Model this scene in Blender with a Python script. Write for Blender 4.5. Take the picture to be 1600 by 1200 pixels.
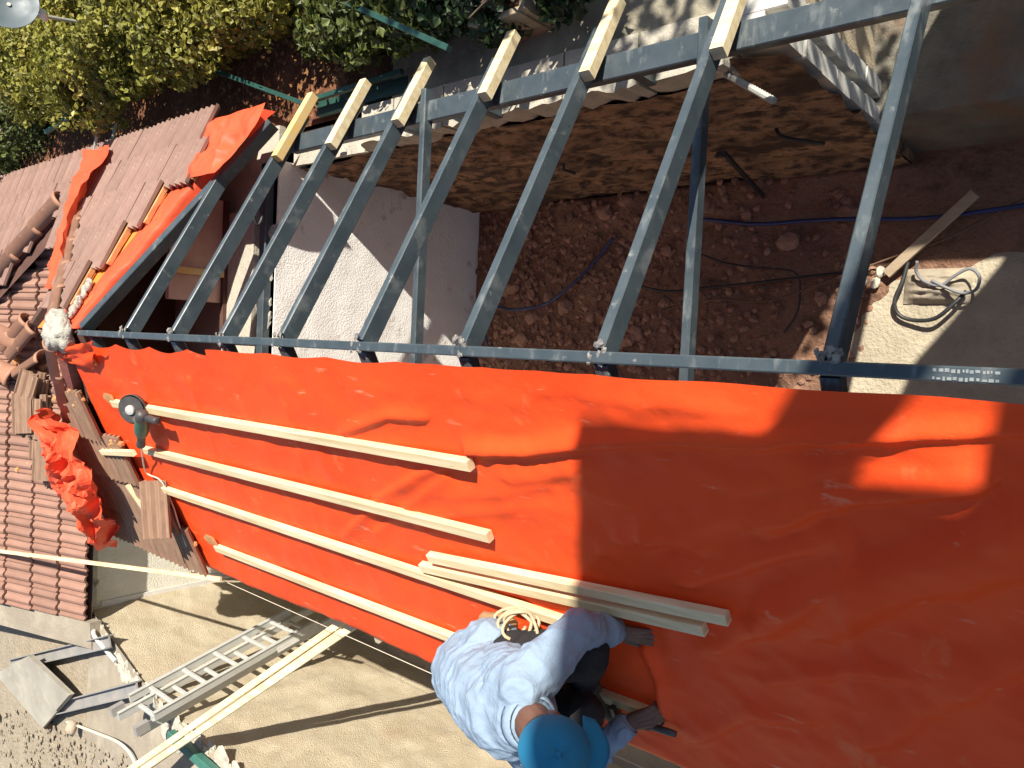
import bpy, bmesh, math, random
from mathutils import Vector, Matrix, noise, Quaternion
random.seed(7)
rnd = random.random
def ru(a, b): return a + (b - a) * random.random()
V = Vector
for o in list(bpy.data.objects): bpy.data.objects.remove(o)
scene = bpy.context.scene
COL = scene.collection

# ------------------------------------------------------------------ camera
ZC = 4.9
FPX = 1200.0
yc = V((115, -1420, 1200)).normalized()          # world Y seen from the camera (right, down, forward)
zc = V((0, -yc.z, yc.y)).normalized()
if zc.y > 0: zc = -zc
xc = yc.cross(zc)
def w_of(r, d, f): return V((xc.x*r+xc.y*d+xc.z*f, yc.x*r+yc.y*d+yc.z*f, zc.x*r+zc.y*d+zc.z*f))
right, down, fwd = w_of(1,0,0), w_of(0,1,0), w_of(0,0,1)
cam_d = bpy.data.cameras.new('camera')
cam = bpy.data.objects.new('camera', cam_d); COL.objects.link(cam)
# the phone was held on its side: the picture's x axis is the place's downward axis
m3 = Matrix((down, right, -fwd)).transposed()
cam.matrix_world = Matrix.Translation((0, 0, ZC)) @ m3.to_4x4()
cam_d.sensor_width = 36; cam_d.lens = FPX / 1600 * 36
cam_d.clip_start = 0.05; cam_d.clip_end = 500
scene.camera = cam
O = V((0, 0, ZC))
def ray(x, y): return w_of(600 - y, x - 800, FPX)
def at(x, y, ax, val):
    d = ray(x, y); return O + d * ((val - O[ax]) / d[ax])
def atp(x, y, n, p):
    d = ray(x, y); n = V(n); return O + d * (n.dot(V(p) - O) / n.dot(d))
SL = 0.54; ZR = 3.01                               # roof slope, ridge height
NL = V((-SL, 0, 1)); NR = V((SL, 0, 1))
def PL(x, y, h=0): return atp(x, y, NL, (0, 0, ZR + h))
def PR(x, y, h=0): return atp(x, y, NR, (0, 0, ZR + h))
def zl(X): return ZR + SL * X
def zr(X): return ZR - SL * X

# ------------------------------------------------------------------ sky, sun, exposure
SUN = V((1, -0.55, 1.41)).normalized()
world = bpy.data.worlds.new('World'); scene.world = world; world.use_nodes = True
nt = world.node_tree
sky = nt.nodes.new('ShaderNodeTexSky'); sky.sky_type = 'NISHITA'; sky.sun_disc = False
sky.sun_elevation = math.asin(SUN.z); sky.sun_rotation = math.atan2(SUN.x, SUN.y)
nt.links.new(sky.outputs[0], nt.nodes['Background'].inputs[0])
nt.nodes['Background'].inputs[1].default_value = 0.07
sd = bpy.data.lights.new('sun', 'SUN'); sd.energy = 5.0; sd.angle = math.radians(0.55); sd.color = (1, 0.94, 0.84)
so = bpy.data.objects.new('sun', sd); COL.objects.link(so)
so.rotation_euler = (-SUN).to_track_quat('-Z', 'Y').to_euler(); so.location = (6, -3, 12)
scene.view_settings.view_transform = 'Standard'; scene.view_settings.look = 'None'
scene.view_settings.gamma = 1; scene.view_settings.exposure = 0.82
scene.render.engine = 'CYCLES'

# ------------------------------------------------------------------ materials
def nd(t, k, **kw):
    n = t.nodes.new(k)
    for a, b in kw.items():
        if a.startswith('i_'): n.inputs[a[2:].replace('_', ' ')].default_value = b
        else: setattr(n, a, b)
    return n
def ramp(t, fac, stops):
    r = t.nodes.new('ShaderNodeValToRGB'); e = r.color_ramp.elements
    while len(e) < len(stops): e.new(0.5)
    for i, (p, c) in enumerate(stops):
        e[i].position = p; e[i].color = (c, c, c, 1) if isinstance(c, (int, float)) else (*c[:3], 1)
    t.links.new(fac, r.inputs[0]); return r.outputs[0]
def mixc(t, fac, a, b, mode='MIX'):
    m = t.nodes.new('ShaderNodeMix'); m.data_type = 'RGBA'; m.blend_type = mode
    for s, v in ((m.inputs[0], fac), (m.inputs[6], a), (m.inputs[7], b)):
        if isinstance(v, (int, float)): s.default_value = v
        elif isinstance(v, tuple): s.default_value = (*v[:3], 1)
        else: t.links.new(v, s)
    return m.outputs[2]
def mat(name, c1, c2=None, scale=6, rough=0.7, bump=0.3, bscale=40, bdist=0.01, metal=0, dirt=None, stretch=(1,1,1), island=0, objrand=0, spec=0.5, streak=None, translucent=0, lo=0.35, hi=0.65):
    m = bpy.data.materials.new(name); m.use_nodes = True; t = m.node_tree
    b = t.nodes['Principled BSDF']
    tc = nd(t, 'ShaderNodeTexCoord'); mp = nd(t, 'ShaderNodeMapping'); mp.inputs['Scale'].default_value = stretch
    t.links.new(tc.outputs['Object'], mp.inputs[0]); co = mp.outputs[0]
    def nz(s, det=6, rgh=0.6, c=co):
        n = nd(t, 'ShaderNodeTexNoise'); n.inputs['Scale'].default_value = s; n.inputs['Detail'].default_value = det; n.inputs['Roughness'].default_value = rgh
        t.links.new(c, n.inputs['Vector']); return n.outputs['Fac']
    c2 = c2 or tuple(x * 0.75 for x in c1)
    col = ramp(t, nz(scale), [(lo, c1), (hi, c2)])
    if dirt:
        dc, ds, dl, dh = dirt
        col = mixc(t, ramp(t, nz(ds, 8, 0.65), [(dl, 0.0), (dh, 1.0)]), col, dc)
    if streak:
        sc, ss, sl, sh, sv = streak
        mp2 = nd(t, 'ShaderNodeMapping'); mp2.inputs['Scale'].default_value = sv
        t.links.new(tc.outputs['Object'], mp2.inputs[0])
        col = mixc(t, ramp(t, nz(ss, 4, 0.6, mp2.outputs[0]), [(sl, 0.0), (sh, 1.0)]), col, sc)
    if island:
        g = nd(t, 'ShaderNodeNewGeometry')
        col = mixc(t, 1.0, col, ramp(t, g.outputs['Random Per Island'], [(0, 1 - island), (1, 1 + island * 0.6)]), 'MULTIPLY')
    if objrand:
        oi = nd(t, 'ShaderNodeObjectInfo')
        col = mixc(t, 1.0, col, ramp(t, oi.outputs['Random'], [(0, 1 - objrand), (1, 1 + objrand)]), 'MULTIPLY')
    t.links.new(col, b.inputs['Base Color'])
    b.inputs['Metallic'].default_value = metal; b.inputs['Specular IOR Level'].default_value = spec
    t.links.new(ramp(t, nz(scale * 2.3), [(0.3, max(0, rough - 0.1)), (0.7, min(1, rough + 0.1))]), b.inputs['Roughness'])
    if bump:
        bp = nd(t, 'ShaderNodeBump'); bp.inputs['Strength'].default_value = bump; bp.inputs['Distance'].default_value = bdist
        t.links.new(nz(bscale, 5, 0.6), bp.inputs['Height']); t.links.new(bp.outputs[0], b.inputs['Normal'])
    if translucent:
        tr = nd(t, 'ShaderNodeBsdfTranslucent'); t.links.new(col, tr.inputs[0])
        mx = nd(t, 'ShaderNodeMixShader'); mx.inputs[0].default_value = translucent
        t.links.new(b.outputs[0], mx.inputs[1]); t.links.new(tr.outputs[0], mx.inputs[2])
        t.links.new(mx.outputs[0], t.nodes['Material Output'].inputs[0])
    return m
MT = {}
MT['steel'] = mat('painted_steel', (.042,.058,.068), (.066,.084,.094), 7, .36, .12, 90, .003, .0, ((.26,.26,.23), 16, .62, .74), streak=((.14,.155,.155), 4, .56, .72, (2,5,2)))
MT['weld'] = mat('weld_burn', (.30,.28,.25), (.10,.09,.085), 60, .75, .8, 120, .004)
MT['pine'] = mat('pine', (.80,.68,.43), (.62,.47,.25), 5, .65, .15, 60, .003, stretch=(6,.5,6), objrand=.06, dirt=((.42,.27,.13), 14, .64, .74))
MT['pine_yellow'] = mat('pine_yellow', (.72,.45,.13), (.66,.50,.26), 3, .6, .15, 60, .003, stretch=(5,.5,5), dirt=((.45,.26,.09), 7, .62, .8))
MT['old_wood'] = mat('weathered_wood', (.20,.12,.06), (.13,.075,.04), 5, .8, .3, 50, .004, stretch=(6,1,6))
MT['grey_wood'] = mat('grey_wood', (.42,.33,.22), (.33,.25,.16), 5, .8, .3, 50, .004, stretch=(5,1,5))
MT['tarp_old'] = mat('faded_orange_tarp', (.86,.26,.05), (.78,.20,.04), 4, .5, .3, 30, .008, spec=.2)
MT['tarp'] = mat('orange_tarp', (.94,.098,.020), (.89,.080,.016), 2.2, .5, .35, 26, .008, 0, ((.88,.24,.10), 5, .62, .86), translucent=.10, spec=.16, streak=((.90,.36,.20), 3.2, .65, .80, (8,1.4,8)))
MT['tarp_red'] = mat('red_tarp', (.88,.12,.05), (.82,.095,.04), 3, .5, .3, 30, .008, translucent=.12, spec=.2, dirt=((.78,.22,.14), 6, .62, .85))
MT['tile_house'] = mat('house_tile', (.30,.168,.122), (.255,.137,.096), 7, .75, .25, 90, .003, 0, ((.36,.225,.15), 10, .6, .85), objrand=.12)
MT['tile_pink'] = mat('pink_tile', (.255,.152,.118), (.215,.122,.092), 8, .75, .25, 90, .003, 0, ((.38,.28,.21), 12, .58, .8), objrand=.10)
MT['tile_brown'] = mat('brown_tile', (.27,.165,.105), (.20,.115,.075), 9, .8, .3, 80, .003, 0, ((.42,.30,.20), 11, .55, .8), objrand=.12, stretch=(3,.6,1))
MT['tile_edge'] = mat('tile_biscuit', (.42,.17,.06), (.55,.30,.12), 14, .85, .5, 60, .006)
MT['cap'] = mat('ridge_tile', (.36,.18,.11), (.29,.14,.085), 7, .7, .25, 70, .003, 0, ((.58,.38,.25), 9, .6, .85), objrand=.12)
MT['mortar'] = mat('mortar', (.46,.44,.37), (.33,.31,.26), 20, .9, 1.0, 50, .015)
MT['mortar_red'] = mat('red_mortar', (.36,.13,.10), (.28,.09,.07), 14, .9, .6, 70, .008)
MT['stucco'] = mat('white_stucco', (.90,.88,.83), (.86,.83,.77), 5, .9, .55, 85, .012, dirt=((.30,.19,.12), 5.5, .60, .74), lo=.3, hi=.7)
MT['stucco2'] = mat('cream_stucco', (.82,.79,.67), (.76,.72,.60), 7, .9, 1.0, 75, .015)
MT['brown_wall'] = mat('stained_concrete', (.42,.24,.125), (.20,.11,.058), 3.4, .92, 1.0, 34, .03, dirt=((.055,.03,.017), 9, .46, .60), stretch=(1,.9,1.25), streak=((.07,.038,.022), 3.0, .52, .62, (1,.7,1.8)))
MT['beige'] = mat('rough_render', (.55,.475,.335), (.475,.395,.265), 5, .95, .8, 95, .02, dirt=((.40,.30,.18), 42, .56, .70), streak=((.44,.34,.22), 2.2, .5, .75, (1,1,1)))
MT['concrete'] = mat('grey_concrete', (.315,.27,.205), (.26,.22,.165), 4, .9, .6, 45, .01, dirt=((.42,.365,.275), 3, .5, .75))
MT['conc_pale'] = mat('pale_concrete', (.50,.46,.37), (.40,.37,.30), 8, .9, .7, 60, .01, dirt=((.24,.21,.17), 18, .6, .75))
MT['block'] = mat('concrete_block', (.66,.64,.57), (.57,.55,.49), 14, .95, .35, 70, .006, objrand=.08)
MT['path'] = mat('path_concrete', (.34,.30,.22), (.22,.20,.145), 5, .92, .7, 40, .012, dirt=((.14,.13,.09), 4, .5, .75))
MT['landing'] = mat('shaded_concrete', (.20,.185,.145), (.115,.105,.08), 4, .9, .9, 30, .02, dirt=((.20,.12,.07), 3.2, .48, .66))  # path concrete made darker because the landing lies in shade
MT['sand'] = mat('dusty_sand', (.36,.30,.215), (.30,.245,.17), 6, .95, 1.0, 30, .03)
MT['rubble_soil'] = mat('pit_soil', (.215,.11,.066), (.30,.165,.10), 3, .95, 1.0, 28, .04, dirt=((.10,.05,.028), 6, .5, .7))
MT['sun_patch_screed'] = mat('sun_patch_screed', (.46,.40,.285), (.36,.31,.22), 6, .95, .9, 40, .02)
MT['stone'] = mat('rubble_stone', (.34,.195,.125), (.24,.13,.082), 9, .95, .8, 40, .01, island=.35)
MT['stone_pale'] = mat('pale_stone', (.42,.34,.25), (.33,.26,.19), 9, .95, .8, 40, .01, objrand=.15)
MT['soil'] = mat('red_soil', (.20,.075,.03), (.12,.045,.02), 4, .95, 1.0, 30, .03, dirt=((.32,.17,.07), 22, .58, .7))
MT['attic'] = mat('attic_wall', (.62,.42,.34), (.54,.34,.27), 5, .9, .4, 40, .01)
MT['dark_wood'] = mat('attic_boards', (.11,.05,.035), (.07,.03,.02), 4, .85, .4, 40, .01)
MT['alu'] = mat('aluminium', (.52,.52,.48), (.44,.44,.40), 9, .55, .2, 80, .003, .2, ((.58,.56,.48), 9, .55, .75))
MT['galv'] = mat('grey_steel', (.30,.29,.27), (.37,.35,.32), 6, .55, .2, 60, .004, .3, ((.42,.37,.29), 7, .55, .75))
MT['plate'] = mat('plywood_form', (.40,.37,.30), (.29,.265,.215), 3, .8, .25, 50, .004, dirt=((.42,.38,.29), 5, .55, .7))
MT['green'] = mat('green_paint', (.05,.17,.13), (.04,.13,.10), 8, .45, .2, 60, .003, 0, ((.20,.30,.24), 12, .62, .8))
MT['green_dark'] = mat('dark_green_rail', (.02,.075,.055), (.015,.05,.04), 8, .5, .2, 60, .003)
MT['blue'] = mat('blue_hose', (.03,.05,.16), (.02,.035,.10), 8, .45, .1, 60, .003)
MT['black'] = mat('black_rubber', (.018,.018,.018), (.03,.03,.03), 8, .5, .1, 60, .003)
MT['greycord'] = mat('grey_cord', (.22,.22,.22), (.16,.16,.17), 8, .6, .1, 60, .003)
MT['cream'] = mat('cream_cable', (.68,.60,.46), (.58,.50,.38), 8, .6, .1, 60, .003)
MT['white'] = mat('white_paint', (.72,.70,.64), (.62,.60,.55), 8, .6, .1, 60, .003)
MT['print'] = mat('white_print', (.26,.28,.28), (.16,.18,.18), 60, .6, 0)
MT['wire'] = mat('brown_cable', (.16,.085,.05), (.11,.06,.035), 8, .6, .1, 60, .003)
MT['sack'] = mat('cement_sack', (.36,.31,.23), (.27,.22,.16), 6, .9, .6, 40, .01, dirt=((.45,.38,.26), 4, .5, .7))
MT['leaf_sun'] = mat('yellow_green_leaf', (.34,.31,.05), (.19,.20,.03), 1.6, .5, 0, island=.5, translucent=.3, dirt=((.36,.27,.05), 2.5, .55, .7))
MT['leaf_mid'] = mat('green_leaf', (.13,.15,.03), (.07,.095,.018), 1.8, .5, 0, island=.5, translucent=.3, dirt=((.20,.16,.03), 3, .6, .7))
MT['leaf_dark'] = mat('dark_leaf', (.045,.075,.025), (.025,.045,.015), 2, .45, 0, island=.5, translucent=.25)
MT['leaf_pale'] = mat('pale_leaf', (.30,.31,.22), (.14,.17,.06), 3, .5, 0, island=.5, translucent=.25)
MT['leaf_dry'] = mat('fallen_leaf', (.28,.13,.04), (.16,.06,.02), 6, .8, 0, island=.5)
MT['bark'] = mat('bark', (.12,.085,.055), (.07,.05,.03), 9, .9, .8, 30, .01, stretch=(3,3,.6))
MT['skin'] = mat('skin', (.16,.075,.047), (.12,.055,.035), 12, .5, .25, 120, .002)
MT['hair'] = mat('dark_hair', (.02,.015,.012), (.03,.022,.018), 30, .6, .6, 120, .004)
def fabric(name, c1, c2, wr=.6, ws=9, rough=.9):
    m = mat(name, c1, c2, 4, rough, wr, ws, .03, spec=.2)
    return m
MT['shirt'] = fabric('light_blue_shirt', (.255,.335,.43), (.24,.32,.415), .55, 11)
MT['jeans'] = fabric('black_trousers', (.022,.022,.024), (.035,.034,.034), .5, 14)
MT['cap_blue'] = mat('blue_cap_cloth', (.012,.20,.36), (.012,.16,.31), 5, .85, .25, 130, .003)
MT['shoe'] = mat('olive_shoe', (.15,.125,.075), (.10,.085,.05), 9, .8, .4, 60, .004)
MT['leather'] = mat('tan_leather', (.42,.26,.13), (.33,.19,.09), 9, .7, .3, 50, .004)
MT['rope'] = mat('beige_rope', (.55,.44,.28), (.46,.35,.21), 20, .85, .6, 150, .004)
MT['tool_green'] = mat('green_tool', (.06,.13,.075), (.045,.10,.06), 9, .45, .15, 60, .003, dirt=((.20,.20,.15), 14, .58, .75))
MT['tool_dark'] = mat('dark_tool', (.045,.043,.042), (.07,.066,.06), 12, .5, .2, 60, .003, dirt=((.18,.16,.13), 14, .58, .75))
MT['dish'] = mat('dish_grey', (.075,.10,.112), (.062,.085,.095), 4, .5, .05, 40, .002)
MT['pale_metal'] = mat('pale_pipe', (.42,.42,.36), (.33,.33,.28), 9, .5, .1, 60, .003)
MT['render_wall'] = mat('caster_render', (.55,.50,.42), (.48,.43,.36), 4, .9, .4, 40, .01)

# ------------------------------------------------------------------ mesh helpers
LOC = {}
def root_of(o):
    while o.parent: o = o.parent
    return o
def thing(name, loc, label, cat, group=None):
    o = bpy.data.objects.new(name, None); COL.objects.link(o); o.location = loc; o.empty_display_size = .1
    LOC[o] = V(loc); tag(o, label, cat, group); return o
def tag(o, label=None, cat=None, group=None, kind=None):
    if label: o['label'] = label
    if cat: o['category'] = cat
    if group: o['group'] = group
    if kind: o['kind'] = kind
    return o
class MB:
    def __init__(s): s.v = []; s.f = []; s.m = []; s.mi = 0
    def add(s, vs, fs):
        n = len(s.v); s.v += [V(p) for p in vs]; s.f += [tuple(i + n for i in f) for f in fs]; s.m += [s.mi] * len(fs); return s
    def bar(s, a, b, w, h, up=(0,0,1), ch=None):
        a, b = V(a), V(b); d = (b - a).normalized(); up = V(up); sx = d.cross(up)
        if sx.length < 1e-4: sx = d.cross(V((1,0,0)))
        sx.normalize(); u = sx.cross(d).normalized(); ch = min(w, h) * .08 if ch is None else ch
        W, H = w / 2, h / 2
        pr = [(-W+ch,-H),(W-ch,-H),(W,-H+ch),(W,H-ch),(W-ch,H),(-W+ch,H),(-W,H-ch),(-W,-H+ch)]
        vs = [p + sx * x + u * y for p in (a, b) for x, y in pr]
        fs = [(i, i+8, (i+1) % 8 + 8, (i+1) % 8) for i in range(8)] + [tuple(range(8)), tuple(range(15, 7, -1))]
        return s.add(vs, fs)
    def box(s, c, size, rot=None, ch=.0):
        c = V(c); x, y, z = (V((1,0,0)), V((0,1,0)), V((0,0,1))) if rot is None else rot
        if ch: return s.bar(c - y * size[1] / 2, c + y * size[1] / 2, size[0], size[2], z, ch)
        vs = [c + x*(i*size[0]/2) + y*(j*size[1]/2) + z*(k*size[2]/2) for i in (-1,1) for j in (-1,1) for k in (-1,1)]
        return s.add(vs, [(0,1,3,2),(4,6,7,5),(0,4,5,1),(2,3,7,6),(0,2,6,4),(1,5,7,3)])
    def tube(s, pts, r, n=8, cap=True):
        pts = [V(p) for p in pts]; rr = r if isinstance(r, (list, tuple)) else [r] * len(pts)
        base = len(s.v); up = None; vs = []; fs = []
        for i, p in enumerate(pts):
            d = (pts[min(i+1, len(pts)-1)] - pts[max(i-1, 0)]).normalized()
            if up is None:
                up = d.orthogonal().normalized()
            up = (up - d * up.dot(d))
            up = up.normalized() if up.length > 1e-6 else d.orthogonal().normalized()
            q = d.cross(up)
            for k in range(n):
                a = 2 * math.pi * k / n; vs.append(p + (up * math.cos(a) + q * math.sin(a)) * rr[i])
        for i in range(len(pts) - 1):
            for k in range(n): fs.append((i*n+k, i*n+(k+1) % n, (i+1)*n+(k+1) % n, (i+1)*n+k))
        if cap: fs += [tuple(range(n-1, -1, -1)), tuple(range((len(pts)-1)*n, len(pts)*n))]
        return s.add(vs, fs)
    def lathe(s, c, axis, prof, n=16):           # prof: list of (along, radius)
        c, ax = V(c), V(axis).normalized(); u = ax.orthogonal().normalized(); w = ax.cross(u)
        vs = [c + ax * a + (u * math.cos(2*math.pi*k/n) + w * math.sin(2*math.pi*k/n)) * r for a, r in prof for k in range(n)]
        fs = [(i*n+k, i*n+(k+1) % n, (i+1)*n+(k+1) % n, (i+1)*n+k) for i in range(len(prof)-1) for k in range(n)]
        fs += [tuple(range(n-1, -1, -1)), tuple(range((len(prof)-1)*n, len(prof)*n))]
        return s.add(vs, fs)
    def grid(s, fn, nu, nv):
        vs = [fn(i / nu, j / nv) for j in range(nv + 1) for i in range(nu + 1)]
        fs = [(j*(nu+1)+i, j*(nu+1)+i+1, (j+1)*(nu+1)+i+1, (j+1)*(nu+1)+i) for j in range(nv) for i in range(nu)]
        return s.add(vs, fs)
    def lump(s, c, r, seed=0, sub=2, amp=.35, sc=(1,1,1), freq=1.6, rot=0):
        bm = bmesh.new(); bmesh.ops.create_icosphere(bm, subdivisions=sub, radius=1)
        vs = []
        ca, sa = math.cos(rot), math.sin(rot)
        for v in bm.verts:
            k = 1 + amp * noise.noise(v.co * freq + V((seed * 7.3, seed * 3.1, seed)))
            p = v.co * k; x, y, z = p.x * sc[0] * r, p.y * sc[1] * r, p.z * sc[2] * r
            vs.append(V(c) + V((x*ca - y*sa, x*sa + y*ca, z)))
        fs = [tuple(v.index for v in f.verts) for f in bm.faces]; bm.free()
        return s.add(vs, fs)
    def prism(s, poly, axis_vec):
        n = len(poly); a = V(axis_vec); vs = [V(p) for p in poly] + [V(p) + a for p in poly]
        return s.add(vs, [tuple(range(n-1, -1, -1)), tuple(range(n, 2*n))] + [(i, (i+1) % n, (i+1) % n + n, i + n) for i in range(n)])
    def mesh(s, name, mats, off=V((0,0,0)), smooth=False):
        me = bpy.data.meshes.new(name); me.from_pydata([tuple(p - off) for p in s.v], [], s.f)
        for k in (mats if isinstance(mats, (list, tuple)) else [mats]): me.materials.append(MT[k] if isinstance(k, str) else k)
        if any(s.m): me.polygons.foreach_set('material_index', s.m)
        if smooth: me.polygons.foreach_set('use_smooth', [True] * len(me.polygons))
        me.update(); return me
    def build(s, name, mats, parent=None, smooth=False, normals=True):
        if parent is not None: off = LOC[root_of(parent)]
        else:
            xs = [p.x for p in s.v]; ys = [p.y for p in s.v]; off = V(((min(xs)+max(xs))/2, (min(ys)+max(ys))/2, min(p.z for p in s.v)))
        me = s.mesh(name, mats, off, smooth)
        if normals:
            bm = bmesh.new(); bm.from_mesh(me); bmesh.ops.recalc_face_normals(bm, faces=bm.faces); bm.to_mesh(me); bm.free()
        o = bpy.data.objects.new(name, me); COL.objects.link(o)
        if parent is not None: o.parent = parent
        else: o.location = off; LOC[o] = off
        return o
def place(name, me, parent, X, Y, Z, org):          # a copy sharing mesh data, set by axes
    o = bpy.data.objects.new(name, me); COL.objects.link(o)
    m = Matrix((X, Y, Z)).transposed().to_4x4(); off = V((0,0,0)) if parent is None else LOC[root_of(parent)]
    m.translation = V(org) - off; o.matrix_basis = m
    if parent is not None: o.parent = parent
    else: LOC[o] = V(org)
    return o
def curve_pts(ctrl, n=8):
    ctrl = [V(c) for c in ctrl]; P = [ctrl[0]*2 - ctrl[1]] + ctrl + [ctrl[-1]*2 - ctrl[-2]]; out = []
    for i in range(1, len(P) - 2):
        for k in range(n):
            t = k / n; a, b, c, d = P[i-1], P[i], P[i+1], P[i+2]
            out.append(.5 * ((2*b) + (c-a)*t + (2*a-5*b+4*c-d)*t*t + (3*b-a-3*c+d)*t**3))
    out.append(ctrl[-1]); return out
def fbm(p, o=4):
    s = 0; a = 1
    for i in range(o): s += a * noise.noise(p); p = p * 2.07; a *= .5
    return s
def subdiv_bevel(o, w=.004, seg=2):
    b = o.modifiers.new('bevel', 'BEVEL'); b.width = w; b.segments = seg; return o

# ================================================================== SETTING
WX = 1.215                                           # face of the right retaining wall
# pit floor
def floor_fn(u, v):
    x = -1.5 + u * 3.4; y = -1.6 + v * 6.2
    z = .0 + .06 * fbm(V((x*1.6, y*1.6, 1)), 5)
    if y < 1.9: z = z * max(.12, (y - 1.0) / .9) if y > 1.0 else z * .12
    z += .10 * max(0, 1 - (WX - x) / .35) * max(0, min(1, (y - 1) * 2)) * max(0, min(1, (4.1 - y) * 2)) if x < WX else 0
    if y > 4.1: z *= max(.15, (4.6 - y) * 2)
    return V((x, y, z))
f = MB(); f.grid(floor_fn, 110, 190)
tag(f.build('pit_ground', 'rubble_soil', smooth=True, normals=False), kind='structure')
def screed_fn(u, v):  # pale screed outlined after the sunlit patch, so its tone adds to that light
    a = 2 * math.pi * u; ca, sa = math.cos(a), math.sin(a)
    rx = (1.0 if ca > 0 else 1.1); ry = 1.62 if sa > 0 else 1.2
    r_ = (abs(ca / rx) ** 3.2 + abs(sa / ry) ** 3.2) ** (-1 / 3.2)
    r_ *= 1 + .05 * fbm(V((ca*4, sa*4, 2)), 5) + .04 * noise.noise(V((ca*17, sa*17, 2)))
    x = -.32 + ca * r_ * v; y = -.08 + sa * r_ * v; z = floor_fn((x+1.5)/3.4, (y+1.6)/6.2).z
    return V((x, y, max(z + .004, .014) + .008 * noise.noise(V((x*7, y*7, 1))) - (.02 if v > .97 else 0)))
f = MB(); f.grid(screed_fn, 200, 24); tag(f.build('sun_patch_screed', 'sun_patch_screed', smooth=True), kind='structure')
# upper ground on the right, behind the retaining wall
def upper_fn(u, v):
    x = WX + .2 + (u ** 1.8) * 60; y = 1.17 + (v ** 1.7) * 80
    z = 1.93 - max(0, (x - 2.6)) * .05 + .05 * fbm(V((x*1.5, y*1.5, 3)), 4) * min(1, (x - WX - .2) * 3)
    return V((x, y, z))
g = MB(); g.grid(upper_fn, 60, 110); tag(g.build('garden_soil', 'soil', smooth=True), kind='structure')
pth = MB()
pth.grid(lambda u, v: V((WX + .2 + u * .62, 1.17 + v * 2.3, 1.975 + .006 * noise.noise(V((u*4, v*9, 0))))), 8, 30)
pth.add([(WX+.82, 1.17, 1.975), (WX+.82, 3.47, 1.975), (WX+.82, 3.47, 1.8), (WX+.82, 1.17, 1.8)], [(0,1,2,3)])
tag(pth.build('garden_path', 'path'), kind='structure')
# landing beside the pit (near right) and its earth face
ld = MB(); ld.box((2.75, -.44, .36), (2.96, 3.3, .78)); tag(ld.build('concrete_landing', 'landing'), kind='structure')
# left upper yard
def yard_fn(u, v):
    P = [(-2.55, 7.3), (-2.99, 5.86), (-3.03, 4.85), (-3.22, -3.5)]
    t = v * 3; i = min(2, int(t)); t -= i
    ex = P[i][0] * (1-t) + P[i+1][0] * t; ey = P[i][1] * (1-t) + P[i+1][1] * t
    if v > .999: ey = -3.5
    x = ex + .03 - (u ** 2) * 40; y = ey + (u ** 2) * 1.2 * (1 if v < .5 else -.6)
    return V((x, y, 2.03 + .02 * fbm(V((x*2, y*2, 7)), 4) * min(1, u * 6)))
yd = MB(); yd.grid(yard_fn, 70, 60); tag(yd.build('concrete_yard', 'concrete', smooth=True), kind='structure')
# far part of the yard, up to the house verge
yf = MB(); yf.grid(lambda u, v: V((-2.62 - (u**1.6) * 40, 7.28 + (v**1.5) * 50, 2.02 + .03 * fbm(V((u*30, v*30, 2)), 3) * min(1, u*20))), 30, 40)
tag(yf.build('yard_ground', 'sand', smooth=True), kind='structure')
# passage floor between the extension and the left wall
ps = MB(); ps.grid(lambda u, v: V((-3.4 + u * 2.4, -4 + v * 11.6, .02 + .02 * fbm(V((u*6, v*20, 1)), 3))), 14, 50); tag(ps.build('passage_floor', 'sand', smooth=True), kind='structure')

# ---------- right retaining wall: face + block courses
rw = thing('retaining_wall', (WX + .1, 3, 0), 'brown stained retaining wall with pale block top under the steel eave beam', 'wall')
def face_fn(u, v):
    y = 1.172 + u * 3.468; z = v * (1.82 + .17 * max(0, min(1, (1.46 - y) / .06)))
    d = .030 * fbm(V((y*2.4, z*3.6, 4)), 6) + .012 * abs(noise.noise(V((y*11, z*13, 4)))) + .014 * noise.noise(V((y*.8 + z*1.5, z*6, 9)))
    for k, (zz, sl) in enumerate(((.45, .05), (.95, -.04), (1.38, .03))):      # lift lines of the pour
        dd = abs(z - zz - sl * (y - 3)); d += -.03 * math.exp(-(dd / .02) ** 2)
    yy = abs(y - 2.75 - .35 * (z - .9)); d += -.03 * math.exp(-(yy / .018) ** 2)
    return V((WX - .012 - d * (1 if 0.02 < v else .3), y, z))
b = MB(); b.grid(face_fn, 150, 80)
b.add([(WX-.01,1.174,0),(WX+.2,1.174,0),(WX+.2,1.174,.6),(WX-.01,1.174,.6)],[(0,1,2,3)])
b.add([(WX+.2,1.22,0),(WX+.2,4.64,0),(WX+.2,4.64,1.82),(WX+.2,1.22,1.82)],[(0,1,2,3)])
b.add([(WX,1.22,1.82),(WX,4.64,1.82),(WX+.2,4.64,1.82),(WX+.2,1.22,1.82)],[(0,1,2,3)])
b.build('wall_face', 'brown_wall', rw, smooth=True, normals=False)
y = 1.42
k = 0
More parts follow.
